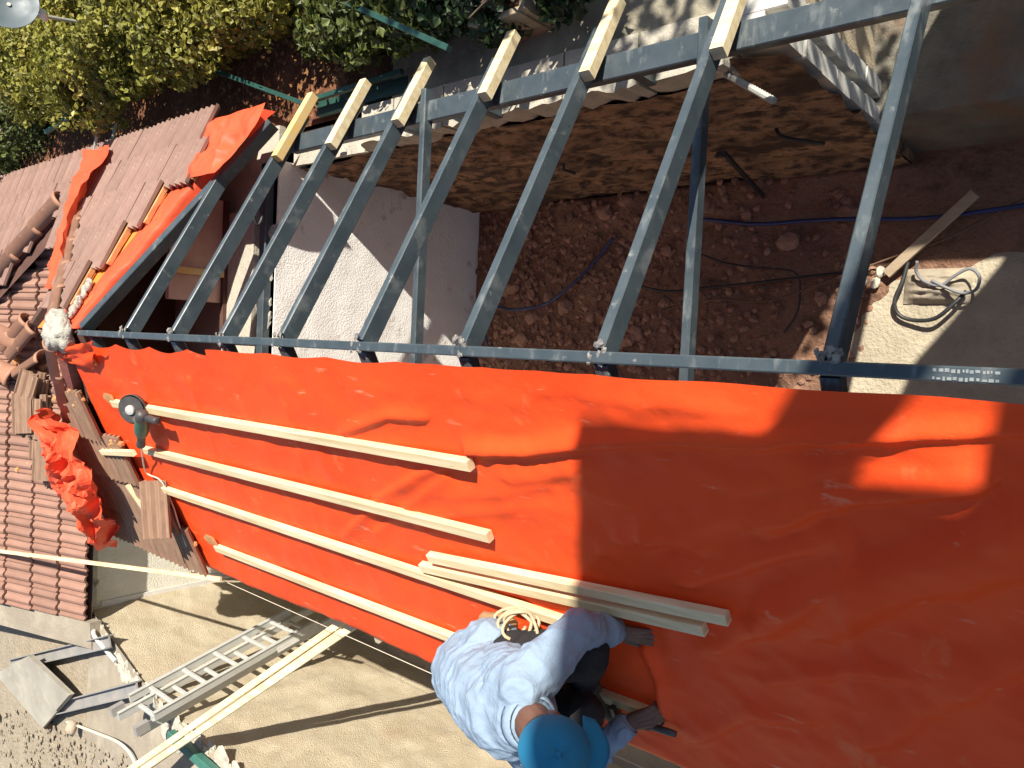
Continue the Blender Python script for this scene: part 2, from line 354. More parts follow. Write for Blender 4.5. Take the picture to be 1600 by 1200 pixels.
while y < 4.55:
    l = min(.39, 4.58 - y); bb = MB()
    n = 10
    def blk(u, v, y=y, l=l, k=k):
        return V((WX - .012 + .215 * v + (.03 * max(0, noise.noise(V((y + u*l*1.0, k, 2)) * 6)) if v < .01 else 0), y + u * l, 2.0 + .012 * noise.noise(V((u*3 + k, v*3, 1)))))
    x0 = [blk(i / n, 0) for i in range(n + 1)]
    ys = [y + l * i / n for i in range(n + 1)]
    jag = [WX - .018 + (.035 if yy < 3.7 else .006) * (fbm(V((yy * 9, 3, k)), 3)) for yy in ys]
    vs = []
    for i, yy in enumerate(ys):
        dz = .01 * noise.noise(V((yy*8, 2, 2))) - .125 * max(0, min(1, (yy - 3.72) / .08))
        vs += [(jag[i], yy, 2.0 + dz), (WX + .2, yy, 2.0 + dz), (jag[i] + .01, yy, 1.815), (WX + .2, yy, 1.815)]
    fs = []
    for i in range(n):
        a, c = i * 4, i * 4 + 4
        fs += [(a, c, c+1, a+1), (a, a+2, c+2, c), (a+1, c+1, c+3, a+3)]
    fs += [(0, 1, 3, 2), (n*4, n*4+2, n*4+3, n*4+1)]
    bb.add(vs, fs); bb.build('block', 'conc_pale', rw)
    y += l + .012; k += 1
# end of the wall: hollow blocks seen on their grooved ends
hb = MB()
hb.box((-.066, 0, 0), (.082, .20, .188), ch=.006); hb.box((.066, 0, 0), (.082, .20, .188), ch=.006); hb.box((0, .045, 0), (.055, .11, .186))
hbm = hb.mesh('hollow_block', 'block')
z = .60
zs = []
while z < 1.9:
    place('block', hbm, rw, V((1,0,0)), V((0,1,0)), V((0,0,1)), (WX + .135 + ru(-.005, .005), 1.27 + ru(-.006, .006), z + .095)); z += .2
# return wall facing the camera
rt = MB(); rt.grid(lambda u, v: V((WX + .215 + u * 2.6, 1.20 + .01 * fbm(V((u*9, v*6, 2)), 4), .74 + v * 1.24)), 60, 30)
rt.add([(WX+.215,1.20,1.98),(WX+2.8,1.20,1.98),(WX+2.8,1.4,1.98),(WX+.215,1.4,1.98)],[(0,1,2,3)])
tag(rt.build('return_wall', 'beige', smooth=True, normals=False), 'plastered wall end dappled with branch shadows beyond the stacked hollow blocks', 'wall')
# ---------- white end wall of the old building (faces the camera, bottom of the pit)
pw = thing('plaster_wall', (.2, 4.7, 0), 'white roughcast wall half in sun behind the rafters, above the rubble', 'wall')
b = MB(); b.grid(lambda u, v: V((-1.5 + u * 2.72, 4.59 - .006 * fbm(V((u*20, v*14, 3)), 3), v * 1.98)), 60, 44)
b.add([(-1.5,4.59,1.98),(1.22,4.59,1.98),(1.22,4.8,1.98),(-1.5,4.8,1.98)],[(0,1,2,3)])
b.build('wall', 'stucco', pw, smooth=True, normals=False)
b = MB(); b.grid(lambda u, v: V((-1.45 + u*.06, 4.62 + v * 2.6, 0)), 1, 1)
b.box((-1.44, 5.95, 1.0), (.12, 2.6, 2.0)); b.build('side_wall', 'stucco2', pw)
b = MB()   # rough mortar bed on top, left of the post
for i in range(26):
    b.lump((ru(.06, .75), 4.66 + ru(-.04, .12), 1.99), ru(.03, .06), i, 1, .5, (1.3, 1, .5))
b.build('mortar_bed', 'mortar', pw)
# ---------- left retaining wall (rough beige render), follows the yard edge
lw = thing('rendered_wall', (-2.95, 5, 0), 'rough beige rendered wall in full sun beside the ladder and long planks', 'wall')
LP = [V((-2.54, 7.43, 0)), V((-2.97, 5.86, 0)), V((-3.01, 4.85, 0)), V((-3.22, -3.5, 0))]
def lw_fn(u, v):
    seg = [(LP[i+1]-LP[i]).length for i in range(3)]; T = sum(seg) * u
    for i in range(3):
        if T <= seg[i] or i == 2: p = LP[i].lerp(LP[i+1], min(1, T / seg[i])); break
        T -= seg[i]
    q = V((p.x * 3, p.y * 3, v * 6))
    return V((p.x + .02 * fbm(q, 5) + .03 * (1 - v), p.y, v * 2.03))
b = MB(); b.grid(lw_fn, 330, 70); b.build('rendered_face', 'beige', lw, smooth=True, normals=False)
b = MB()
for i in range(420):                               # crumbly mortar edge along the top
    u = ru(0, .33); p = lw_fn(u, 1); b.lump(p + V((ru(-.16, .01), ru(-.05, .05), ru(-.015, .005))), ru(.008, .035) * (1.7 if rnd() > .92 else 1), i, 2, .55, (1.5, 1.5, .35), 1.8, ru(0,6))
b.build('mortar_edge', 'conc_pale', lw)

# ================================================================== HOUSE BEHIND (hipped tile roof, left wall)
EY, EZ, FS = 7.2, 2.095, .40                        # front eave, slope
hw = thing('house_wall', (-1.2, 7.5, 0), 'cream roughcast house wall under the tiled eave, its top in shade', 'wall')
b = MB(); b.grid(lambda u, v: V((-2.54 + u * 3.6, 7.42 - .004 * fbm(V((u*30, v*20, 6)), 2), v * 2.12)), 60, 40); b.build('wall', 'stucco2', hw, smooth=True, normals=False)
b = MB(); b.bar((-2.525, 7.412, .0), (-2.525, 7.412, 1.9), .07, .012, (0,1,0)); b.build('corner_band', 'white', hw)
b = MB(); b.box((-2.6, 9.5, 1.05), (.12, 4.2, 2.1)); b.build('side_wall', 'stucco2', hw)
hr = thing('tiled_house_roof', (-1, 7.2, 2.0), 'old salmon hipped tile roof at the far end, courses running across', 'roof')
def tile_mesh(name, m, w, l, prof, th=.014):
    mb = MB(); n = len(prof)
    vs = []
    for yy in (0, l):
        for x, z in prof: vs.append((x * w, yy, z))
        for x, z in prof: vs.append((x * w, yy, z - th))
    fs = []
    for i in range(n - 1):
        fs += [(i, i+1, 2*n+i+1, 2*n+i), (n+i, 2*n+n+i, 2*n+n+i+1, n+i+1), (i, n+i, n+i+1, i+1), (2*n+i, 2*n+i+1, 3*n+i+1, 3*n+i)]
    fs += [(0, 2*n, 3*n, n), (n-1, 2*n-1, 4*n-1, 3*n-1)]
    mb.add(vs, fs)
    me = mb.mesh(name, m); bm = bmesh.new(); bm.from_mesh(me); bmesh.ops.recalc_face_normals(bm, faces=bm.faces); bm.to_mesh(me); bm.free(); return me
profA = [(a_, b_ * 1.4) for a_, b_ in [(.0,.010),(.05,.012),(.09,.001),(.17,.001),(.25,.014),(.34,.018),(.42,.014),(.5,.002),(.6,.001),(.68,.012),(.77,.017),(.86,.014),(.93,.003),(1.0,.002)]]
profB = []
for i in range(25):
    x = i / 24; profB.append((x, .014 + .014 * math.cos(2 * math.pi * 3 * x)))
tileA = tile_mesh('house_tile', 'tile_house', .207, .37, profA, .02)
tileA2 = tile_mesh('house_tile_pink', 'tile_pink', .207, .37, profA, .02)
tileB = tile_mesh('ribbed_tile', 'tile_pink', .208, .35, profB, .022)
tileC = tile_mesh('ribbed_tile_brown', 'tile_brown', .208, .37, profB, .022)
def lay(root, me, org, lat, dwn, n_, jitter=.004):
    # org: upper-left corner on the plane; tile lifted at its lower end
    lat, dwn, n_ = V(lat).normalized(), V(dwn).normalized(), V(n_).normalized()
    til = .075 + ru(-.012, .012)
    d2 = (dwn + n_ * til).normalized(); z2 = lat.cross(d2).normalized()
    if z2.dot(n_) < 0: z2 = -z2
    yaw = ru(-.008, .008); l2 = (lat + d2 * yaw).normalized(); d3 = (d2 - lat * yaw).normalized()
    return place('tile', me, root, l2, d3, z2, V(org) + V((ru(-jitter, jitter), ru(-jitter, jitter), 0)) + n_ * .02)
# front slope faces -Y : down = (0,-1,-FS)
cF = math.sqrt(1 + FS * FS); dF = V((0, -1, -FS)) / cF; nF = V((0, -FS, 1)) / cF
GA = .325
def front_pt(X, s): return V((X, EY + s / cF, EZ + s * FS / cF))      # s = distance up the slope from the eave
def fpt(px, py, h=0): return atp(px, py, nF, front_pt(0, 0) + nF * h)
HX0 = 1.50; # hip starts at the corner (HX0, EY)
for c in range(6):
    s_top = c * GA + .35
    j = 0
    x = -2.55 + (.0 if c % 2 == 0 else .0)
    while x < 1.6:
        Yt = EY + s_top / cF
        if x + .2 < HX0 - (Yt - EY) + .08 and True:
            lay(hr, tileA, front_pt(x, s_top), (1,0,0), dF, nF)
        x += .207
b = MB(); b.add([front_pt(-2.56, -.02) - nF*.02, front_pt(HX0, -.02) - nF*.02, front_pt(HX0 - 1.9, 2.05) - nF*.02, front_pt(-2.56, 2.05) - nF*.02], [(0,1,2,3)])
b.build('roof_deck', 'dark_wood', hr)
# right slope of the house
cH = cF; RXE = HX0 + .12
def hright(Y, s): return V((RXE - s / cH, Y, EZ - .04 + s * FS / cH))
dH = V((1, 0, -FS)) / cH; nH = V((FS, 0, 1)) / cH
for c in range(6):
    s_top = c * GA + .35
    yy = 6.55
    while yy < 10.6:
        Xt = RXE - (s_top - .2) / cH
        if yy > EY + (HX0 - Xt) - .20 or (yy < EY and c < 3 and yy > 6.9):
            lay(hr, tileA2, hright(yy, s_top), (0,1,0), dH, nH)
        yy += .207
b = MB(); b.add([hright(6.9, -.02) - nH*.02, hright(12, -.02) - nH*.02, hright(12, 2.2) - nH*.02, hright(9, 2.2) - nH*.02, hright(6.9, .4) - nH*.02], [(0,1,2,3,4)]); b.build('roof_deck', 'dark_wood', hr)
# half round caps
def cap_mesh(name, l, r, m):
    mb = MB(); n = 10; vs = []
    for t, k in ((0, 1.0), (.10, 1.0), (.101, .90), (1, .84)):
        for i in range(n + 1):
            a = math.pi * i / n; vs.append((r * k * math.cos(a), t * l, r * k * math.sin(a) * .85))
    for t, k in ((0, .86), (1, .70)):
        for i in range(n + 1):
            a = math.pi * i / n; vs.append((r * k * math.cos(a), t * l, r * k * math.sin(a) * .82))
    fs = []
    w = n + 1
    for q in range(3):
        for i in range(n): fs.append((q*w+i, q*w+i+1, (q+1)*w+i+1, (q+1)*w+i))
    for i in range(n): fs += [(4*w+i, 5*w+i, 5*w+i+1, 4*w+i+1), (i, 4*w+i, 4*w+i+1, i+1), (3*w+i, 3*w+i+1, 5*w+i+1, 5*w+i)]
    fs += [(0, w, 2*w, 3*w, 5*w, 4*w), (n, 4*w+n, 5*w+n, 3*w+n, 2*w+n, w+n)]
    mb.add(vs, fs); me = mb.mesh(name, m, smooth=False)
    bm = bmesh.new(); bm.from_mesh(me); bmesh.ops.recalc_face_normals(bm, faces=bm.faces)
    for f_ in bm.faces: f_.smooth = len(f_.verts) == 4
    bm.to_mesh(me); bm.free()
    return me
capm = cap_mesh('ridge_cap', .40, .105, 'cap')
capS = cap_mesh('small_ridge_cap', .33, .072, 'cap')
def caps(root, a, b, me, step, lift=.03, n_=None, name='ridge_cap', wob=.02):
    a, b = V(a), V(b); d = (b - a).normalized(); L = (b - a).length; t = 0
    up = V((0,0,1)); lat = d.cross(up).normalized(); z2 = lat.cross(d).normalized()
    out = []
    while t < L - step * .5:
        w = ru(-wob, wob); d2 = (d + lat * w).normalized(); l2 = (lat - d * w).normalized()
        tilt = .05; d3 = (d2 + z2 * tilt).normalized(); z3 = l2.cross(d3).normalized()
        out.append(place(name, me, root, l2, d3, z3, a + d * t + z2 * lift)); t += step
    return out
caps(hr, V((1.17, 7.54, 2.235)) , V((-.25, 9.0, 2.82)), capm, .35, .03)
# mortar under the hip
b = MB(); b.tube([(1.15,7.55,2.22),(-.25,9.0,2.80)], .06, 6); b.build('hip_mortar', 'mortar_red', hr)
# concrete ledge along the left verge, gutter brackets
b = MB(); b.prism([(-2.80,7.1,2.02),(-2.56,7.1,2.02),(-2.56,7.1,2.12),(-2.80,7.1,2.10)], (0, 5, 1.6)); b.build('verge_ledge', 'concrete', hr)
b = MB()
for x in (-2.3, -1.9, -1.5): b.bar((x, 7.23, 2.03), (x, 7.41, 1.93), .03, .012)
b.bar((-2.5, 7.36, 1.99), (-1.2, 7.36, 1.99), .012, .05); b.build('gutter_bracket', 'pale_metal', hr)
tag(MB().tube(curve_pts([(-2.62,7.16,2.05),(-2.66,7.05,2.10),(-2.74,6.85,2.08),(-2.80,6.7,2.06)]), .017, 8).build('white_conduit', 'white'), 'short white plastic pipe at the corner of the house roof ledge', 'pipe')

# ================================================================== OLD EXTENSION ROOF (tile patches kept, hip at the far end)
er = thing('extension_roof', (0, 5.6, 2.0), 'remaining ribbed roof tiles with mortared hip caps beside the steel frame', 'roof')
cS = math.sqrt(1 + SL*SL)
dR = V((1,0,-SL))/cS; nR_ = V((SL,0,1))/cS; dL_ = V((-1,0,-SL))/cS; nL_ = V((-SL,0,1))/cS
def rp(X, Y): return V((X, Y, zr(X)))
def lp(X, Y): return V((X, Y, zl(X)))
GB = .272                                            # course step measured across (X)
edgeR = [5.33, 5.16, 4.98, 4.66, 4.84]
for c in range(5):
    X0 = .16 + c * GB; y0 = edgeR[c] + .06
    yy = y0; farlim = 5.45 + X0 + .12
    while yy + .1 < farlim + (.25 if c == 4 else .1):
        lay(er, tileB, rp(X0 - .03, yy) + nR_*.018, (0,1,0), dR, nR_)
        yy += .212
b = MB()                                             # broken biscuit edges along the stepped cut
for c in range(4):
    X0 = .16 + c * GB
    b.bar(rp(X0, edgeR[c] + .045) + nR_*.03, rp(X0 + .30, edgeR[c] + .045) + nR_*.045, .022, .03, nR_)
b.build('broken_edge', 'tile_edge', er)
edgeL = [5.50, 5.26, 5.00, 4.93]
XL = [-.40, -.70, -1.0, -1.30]
farL = [5.83, 6.02, 6.15, 6.33]
for c in range(4):
    yy = edgeL[c]
    while yy < farL[c] - .02:
        lay(er, tileC, lp(XL[c] + .03, yy + .106*2) + nL_*.018, (0,-1,0), dL_, nL_)
        yy += .212
b = MB()
for c in range(4):
    for i in range(14):
        b.lump(lp(XL[c] - ru(-.02, .09), edgeL[c] + ru(0, .25)) + nL_ * .045, ru(.012, .028), i + c*20, 1, .6)
b.build('mortar_crumbs', 'tile_edge', er)
# hip caps both sides of the ridge end
A = V((0, 5.38, ZR))
caps(er, V((.06, 5.44, ZR - .02)), V((1.12, 6.5, zr(1.12))), capS, .27, .035)
caps(er, V((-.06, 5.50, ZR - .03)), V((-1.30, 6.55, zl(-1.30))), capS, .27, .035)
b = MB(); b.tube([(.05,5.40,ZR-.02),(1.15,6.48,zr(1.15)-.01)], .055, 6); b.tube([(-.05,5.42,ZR-.02),(-1.4,6.6,zl(-1.4)-.02)], .055, 6); b.build('hip_mortar', 'mortar_red', er)
b = MB()
for i in range(6): b.lump(V((ru(-.05,.06), 5.34 + ru(-.05,.08), ZR + .03 + ru(-.02,.03))), ru(.07,.095), i, 3, .45, (1,1,.7), 2.2)
for i in range(26): x_ = ru(.08, .34); b.lump(V((x_, 5.31 + ru(-.03,.03), zr(x_) + .04)), ru(.008,.03), i+30, 2, .7, (1.3,1,.6), 2.2)
b.build('mortar_lump', 'mortar', er, smooth=True)
# deck: rear hip slope and boards under the tiles
b = MB(); b.add([(0,5.38,ZR-.015),(-1.55,6.9,zl(-1.55)-.015),(1.5,6.9,zr(1.5)-.015)],[(0,1,2)])
b.add([(0,5.2,ZR-.02),(0,5.4,ZR-.02),(1.5,6.9,zr(1.5)-.02),(1.5,4.75,zr(1.5)-.02)],[(0,1,2,3)])
b.add([(0,5.0,ZR-.03),(0,5.4,ZR-.03),(-1.62,6.9,zl(-1.62)-.03),(-1.62,5.0,zl(-1.62)-.03)],[(0,1,2,3)])
b.build('roof_deck', 'dark_wood', er)
for i, yy in enumerate((5.3, 5.8)):            # old rafters under the deck
    MB().bar((0.03, yy+.3, ZR-.09), (1.45, yy+.3, zr(1.45)-.09), .06, .09).build('old_rafter', 'dark_wood', er)
b = MB(); b.bar((.03, 5.16, ZR-.06), (1.34, 4.27, zr(1.34)-.05), .05, .08); b.build('edge_shade_bar', 'steel', er)  # dark bar standing in for the shaded gap under the cut roof edge
# attic seen through the open gable
at_ = thing('attic_room', (.3, 5.6, 1.98), 'dark open attic behind the first rafters with a pinkish lit wall strip', 'room')
MB().box((.0, 5.75, 1.955), (2.9, 2.3, .05)).build('attic_floor', 'conc_pale', at_)
MB().box((.0, 6.0, 2.25), (1.5, .05, .6)).build('attic_back_wall', 'dark_wood', at_)
MB().box((.62, 5.16, 2.24), (.72, .05, .40)).build('attic_panel', 'attic', at_)
MB().bar((.46, 5.11, 2.06), (.46, 5.11, 2.42), .045, .03, (0,1,0)).build('attic_lath', 'pine_yellow', at_)
MB().box((.45, 4.95, 2.01), (.9, .36, .06), ch=.01).build('wall_plate', 'conc_pale', at_)
MB().bar((.05, 5.115, 2.055), (.98, 5.115, 2.055), .04, .03).build('attic_sill', 'dark_wood', at_)

# ================================================================== STEEL FRAME
fr = thing('roof_frame', (0, 2.5, 2.0), 'dark blue-grey welded steel roof frame with bare rafters over the pit', 'roof frame')
T = .05
MB().bar((0, -1.2, ZR - .04), (0, 5.12, ZR - .04), .036, .08, ch=.004).build('ridge_beam', 'steel', fr)
RY = [4.50, 3.945, 3.445, 2.952, 2.40, 1.845, 1.278, .614]
XE = [1.3, 1.36, 1.345, 1.345, 1.34, 1.345, 1.345, 1.9]
nv = nR_
for i, yy in enumerate(RY):
    a = V((.027, yy, zr(.027))) - nv * .040; e = V((XE[i], yy, zr(XE[i]))) - nv * .040
    MB().bar(a, e, .036, .080, nv, ch=.004).build('rafter', 'steel', fr)
    wb = MB()
    for k in range(14): wb.lump(V((ru(-.022,.045), yy + ru(-.03,.03), ZR - .004 + ru(-.012,.003))), ru(.005,.011), i*14+k, 2, .6, (1.3,1,.6))
    wb.build('weld', 'weld', fr)
for i in range(-1, 8):                                # rafters of the covered side
    yy = RY[i] if i >= 0 else 5.0
    MB().bar(V((-.03, yy, zl(-.03))) - nL_ * (T/2 + .012), V((-1.60, yy, zl(-1.60))) - nL_ * (T/2 + .012), T, T, nL_).build('rafter', 'steel', fr)
MB().bar((-1.56, -1.2, zl(-1.56) - .085), (-1.56, 5.0, zl(-1.56) - .085), T, T).build('eave_beam', 'steel', fr)
xb = 1.165; zb = zr(xb) - .075
MB().bar((xb, .0, zb - .035), (xb, 3.98, zb - .035), .10, .05, ch=.005).build('eave_beam', 'steel', fr)
for yy, z_, x1 in ((2.835, zb + .002, 1.27), (1.352, zb + .004, 1.255)):
    MB().bar((-1.0, yy, z_ - .02), (x1, yy, z_ - .02), .036, .06, ch=.005).build('tie_beam', 'steel', fr)
MB().bar((-1.2, 4.66, 2.015), (1.16, 4.66, 2.015), .07, .06, ch=.005).build('tie_beam', 'steel', fr)
for yy in (1.75, 2.62, 3.2): MB().bar((1.20, yy, 1.99), (1.20, yy, zb - .07), .05, .05).build('post', 'steel', fr)
tails = [(1, 1.045, 1.46, 'pine_yellow'), (2, 1.045, 1.44, 'pine'), (3, 1.095, 1.455, 'pine'), (4, 1.13, 1.46, 'pine'), (5, 1.11, 1.475, 'pine'), (6, 1.07, 1.48, 'pine')]
for i, x0, x1, m in tails:
    yy = RY[i] - .045
    MB().bar(V((x0, yy, zr(x0))) - nv*.012, V((x1, yy, zr(x1))) - nv*.012, .052, .052, nv, ch=.003).build('wood_tail', m, fr)
# white stamped print on the ridge beam, too worn to read
b = MB(); random.seed(3)
for row in (-.010, .007):
    yy = .385
    while yy > .265:
        w = ru(.003, .010); b.box((row + ru(-.001,.001), yy - w/2, ZR + .0012), (ru(.004,.009), w, .0008)); yy -= w + ru(.002, .005)
b.build('stamped_print', 'print', fr)
random.seed(11)

# ================================================================== TARPS
FOLDS = []
def crease(p): return .5 - 1.6 * abs(noise.noise(p)) + .4 * (.5 - abs(noise.noise(p * 2.3 + V((5,1,2)))))
def fold(pts, w, h, asym=.5):
    P = [PL(*p) for p in pts]; h *= 1.9 if max(p[0] for p in pts) > 1000 and w > .015 and h < .025 else 1.15; FOLDS.append(([V((p.x, p.y)) for p in P], w, h, asym))
fold([(740,702),(830,702),(890,692),(1000,683),(1190,684),(1400,673),(1600,668)], .022, .030)
fold([(545,672),(572,662),(610,648),(665,652)], .018, .014)
fold([(690,722),(640,748),(597,775),(540,835)], .020, .014)
fold([(700,742),(640,790),(590,830)], .022, .010)
fold([(1200,815),(1300,777),(1420,762),(1530,748)], .030, .022)
fold([(1080,905),(1200,862),(1300,835)], .030, .012)
fold([(1600,795),(1470,862),(1330,900),(1200,945)], .05, .022)
fold([(980,840),(1040,832),(1100,850)], .03, .010)
fold([(960,860),(1010,850),(1130,800),(1250,790)], .035, .010)
fold([(1300,980),(1380,930),(1500,900),(1600,870)], .05, .014)
fold([(1200,1060),(1330,1040),(1430,1055)], .02, .008)
fold([(800,745),(840,742),(900,735)], .03, .010)
fold([(700,775),(780,770),(860,755)], .03, .008)
fold([(650,810),(720,800),(800,795)], .03, .008)
fold([(930,770),(1000,790),(1010,830)], .02, .006)
fold([(1010,1010),(1035,1060),(1040,1110)], .02, .014)
fold([(1295,700),(1310,800),(1330,950),(1350,1150)], .012, .006)
fold([(440,600),(470,700),(500,830)], .015, .005)
fold([(300,590),(330,680),(360,780)], .015, .006)
fold([(840,610),(1000,625),(1200,640)], .03, .004)
fold([(1120,1010),(1230,960),(1330,860)], .035, .012)
fold([(1380,1150),(1480,1080),(1600,1030)], .045, .014)
fold([(1090,1150),(1180,1110),(1260,1120)], .03, .010)
fold([(1150,760),(1260,740),(1330,720)], .03, .008)
def sdist(p, poly):
    best = 9; side = 0
    for a, b_ in zip(poly, poly[1:]):
        ab = b_ - a; t = max(0, min(1, (p - a).dot(ab) / ab.length_squared)); q = a + ab * t; d = (p - q).length
        if d < best: best = d; side = ab.x * (p.y - a.y) - ab.y * (p.x - a.x)
    return best if side >= 0 else -best
BB = [(min(q.x for q in P) - 5*w, max(q.x for q in P) + 5*w, min(q.y for q in P) - 5*w, max(q.y for q in P) + 5*w) for P, w, h, a in FOLDS]
def tarp_h(x, y):
    h = .010 * fbm(V((x*2.2, y*1.3, 2)), 3) + .004 * crease(V((x*4.5 + y*1.5, y*3.2 - x, 1))) + .0022 * crease(V((x*13, y*9, 7))) + .004 * noise.noise(V((x*9 + y*3, y*7, 4)))
    near = max(0, min(1, (2.0 - y) / 1.2))
    h += near * (.020 * noise.noise(V((x*5 - y*4, y*2.0 + x*2, 8))) + .008 * noise.noise(V((x*16 - y*9, y*8 + x*8, 3))))
    p = V((x, y))
    for (P, w, hh, a), B in zip(FOLDS, BB):
        if B[0] < x < B[1] and B[2] < y < B[3]:
            d = sdist(p, P); ww = w * (1.6 if d > 0 else .7); h += hh * math.exp(-(d / ww) ** 2)
    for yy in RY: h += .004 * math.exp(-((y - yy) / .035) ** 2)
    return h
def tarp_fn(u, v):
    y = -1.3 + v * (6.62 + .62 * u)
    x0 = -.045 - .022 * abs(noise.noise(V((y*2.3, 0, 1)))) - (.03 * abs(math.sin(y*7.5)) if y > 3.6 else 0) + .03 * max(0, y - 4.9)
    x1 = -1.625 + .015 * noise.noise(V((y*1.3, 0, 5)))
    x = x0 + (x1 - x0) * u
    h = .012 + max(-.004, tarp_h(x, y)) * min(1, u * 14)
    droop = max(0, u - .965) / .035
    p = V((x, y, zl(x))) + nL_ * h
    p.z -= droop ** 2 * .05; return p
b = MB(); b.grid(tarp_fn, 150, 420)
tarp = b.build('orange_tarpaulin', 'tarp', smooth=True, normals=False)
tag(tarp, 'big orange plastic tarpaulin stretched over the left roof slope', 'tarpaulin')
def sheet(name, fn, nu, nv, m, label, smooth=True):
    b = MB(); b.grid(fn, nu, nv); o = b.build(name, m, smooth=smooth, normals=False); tag(o, label, 'tarpaulin'); return o
# red underlay along the stepped cut on the right slope
def under_fn(u, v):                                   # v from ridge (0) to eave (1); u across
    X = .02 + v * 1.44; yl = 5.19 - .70 * v - .16 * max(0, v - .5) ; yr_ = yl + .20 + .10 * v
    y = yl + (yr_ - yl) * u
    h = .014 + .02 * fbm(V((X*5, y*5, 2)), 3) * (1 if u < .7 else .2)
    p = rp(X, y) + nR_ * max(.004, h)
    if u < .13: p.z -= (.13 - u) * .7; p.y -= .01
    return p
sheet('faded_underlay', lambda u, v: rp(.02 + v * 1.2, 5.19 - .58 * v + .12 + u * .5) + nR_ * (.008 + .004 * noise.noise(V((u*4, v*9, 1)))), 16, 60, 'tarp_old', 'faded orange underlay in the notches of the stepped pink tiles')
sheet('red_underlay', under_fn, 26, 90, 'tarp_red', 'red plastic underlay showing along the stepped edge of the pink tiles')
def eavered_fn(u, v):
    X = .98 + .46 * u; y = 4.31 + .12 * (1 - u) + v * (.50 + .22 * u) - .10 * math.sin(u * 3)
    e = min(1, 6 * min(u, 1 - u, v, 1 - v) + .15)
    h = .045 + (.055 * crease(V((X*3.2, y*4.2, 5))) + .022 * crease(V((X*8, y*7, 1)))) * e
    return rp(X, y) + nR_ * max(.012, h)
sheet('crumpled_underlay', eavered_fn, 60, 70, 'tarp_red', 'crumpled red sheet over the corner tiles by the first yellow rafter tail')
def strip_fn(u, v):                                   # red strip in the valley between the two roofs
    a = PR(160, 232, .10); c = PR(118, 330, .10); d = PR(86, 452, .06)
    p = curve_pts([a, c, d], 10); q = p[min(20, int(v * 20))]; q2 = p[min(20, int(v*20)+1)]; t = v*20 - int(v*20); c0 = q.lerp(q2, t)
    w = .52 - .40 * v + .12 * math.sin(v * 9)
    s = (u - .5) * w
    dirn = V((.05, .95, -.12 + .5 * max(0, .2 - v)))
    return c0 + dirn * s + V((0,0,1)) * (.03 * math.sin(u*7 + v*3) + .05 * crease(V((u*2, v*4, 3))) + .02 * crease(V((u*5, v*9, 8))))
sheet('red_tarp_strip', strip_fn, 24, 50, 'tarp_red', 'twisted red tarp strip lying in the valley between the two tiled roofs')
def bunch_fn(u, v):                                   # crumpled bunch on the left hip
    P = [PL(82, 640, .10), PL(108, 690, .16), PL(125, 745, .20), PL(150, 790, .16), PL(178, 838, .06)]
    p = curve_pts(P, 8); t = v * 32; i = min(31, int(t)); c0 = p[i].lerp(p[i+1], t - i)
    w = .84 * (.16 + .62 * math.sin(min(1, v * .95 + .03) * math.pi) ** .8 + .14 * v)
    s = (u - .5) * w
    dirn = V((.20, 1.0, .05)).normalized()
    k = crease(V((u*3, v*4.5, 6))); k2 = crease(V((u*7, v*10, 12))); e = noise.noise(V((u*2, v*3, 21)))
    return c0 + dirn * (s + .10 * noise.noise(V((v*6, u*3, 2)))) + V((-.3, -.5, .9)) * (.13 * k + .05 * k2 + .13 * (1 - abs(2*u-1)) + .05 * e)
sheet('crumpled_tarp', bunch_fn, 40, 60, 'tarp_red', 'crumpled bundle of red-orange tarp heaped over the left hip tiles', smooth=False)
def flap_fn(u, v):
    p0 = PL(92, 545, .05); p1 = PL(150, 530, .06); q0 = PL(98, 560, .03); q1 = PL(150, 575, .03)
    p = p0.lerp(p1, u).lerp(q0.lerp(q1, u), v); return p + nL_ * (.03 * noise.noise(V((u*4, v*4, 2))) + .02)
sheet('tarp_flap', flap_fn, 14, 10, 'tarp', 'small folded orange tarp flap below the white mortar lump')

# ================================================================== BATTENS AND LOOSE WOOD ON THE TARP
def batten(pa, pb, w, h, m, label, name='roof_batten', lift=.016, over=0, group=None):
    a = PL(*pa, lift + h/2); c = PL(*pb, lift + h/2)
    o = MB().bar(a, c, w, h, nL_, ch=.003).build(name, m); tag(o, label, 'batten', group); return o
BW, BH = .046, .034
def lb(X, y0, y1, m, label, w=BW, h=BH, lift=.02, X1=None):
    X1 = X if X1 is None else X1
    a = lp(X, y0) + nL_ * (lift + h/2); c = lp(X1, y1) + nL_ * (lift + h/2)
    o = MB().bar(a, c, w, h, nL_, ch=.003).build('roof_batten', m); return tag(o, label, 'batten', 'battens fixed along the orange slope')
lb(-.415, 5.04, 1.93, 'pine', 'uppermost pale batten on the orange tarp, nearest the ridge beam', X1=-.402)
lb(-.71, 4.93, 1.96, 'pine', 'second pale batten below the ridge on the orange tarp', X1=-.70)
lb(-.985, 4.99, 1.58, 'pine', 'third batten on the tarp, long, yellow edged, running to the raised sleeve', X1=-1.01)
lb(-1.335, 4.62, 1.36, 'pine', 'lowest batten along the eave, ending under the kneeling worker', X1=-1.325)
o = MB().bar(PL(672, 870, .055), PL(1138, 966, .05), .044, .034, nL_, ch=.003).build('loose_batten', 'pine'); tag(o, 'longer of two loose battens lying side by side on the tarp', 'batten')
o = MB().bar(PL(660, 885, .05), PL(1102, 983, .045), .044, .034, nL_, ch=.003).build('loose_batten', 'pine'); tag(o, 'shorter of two loose battens side by side, nearer the raised sleeve', 'batten')
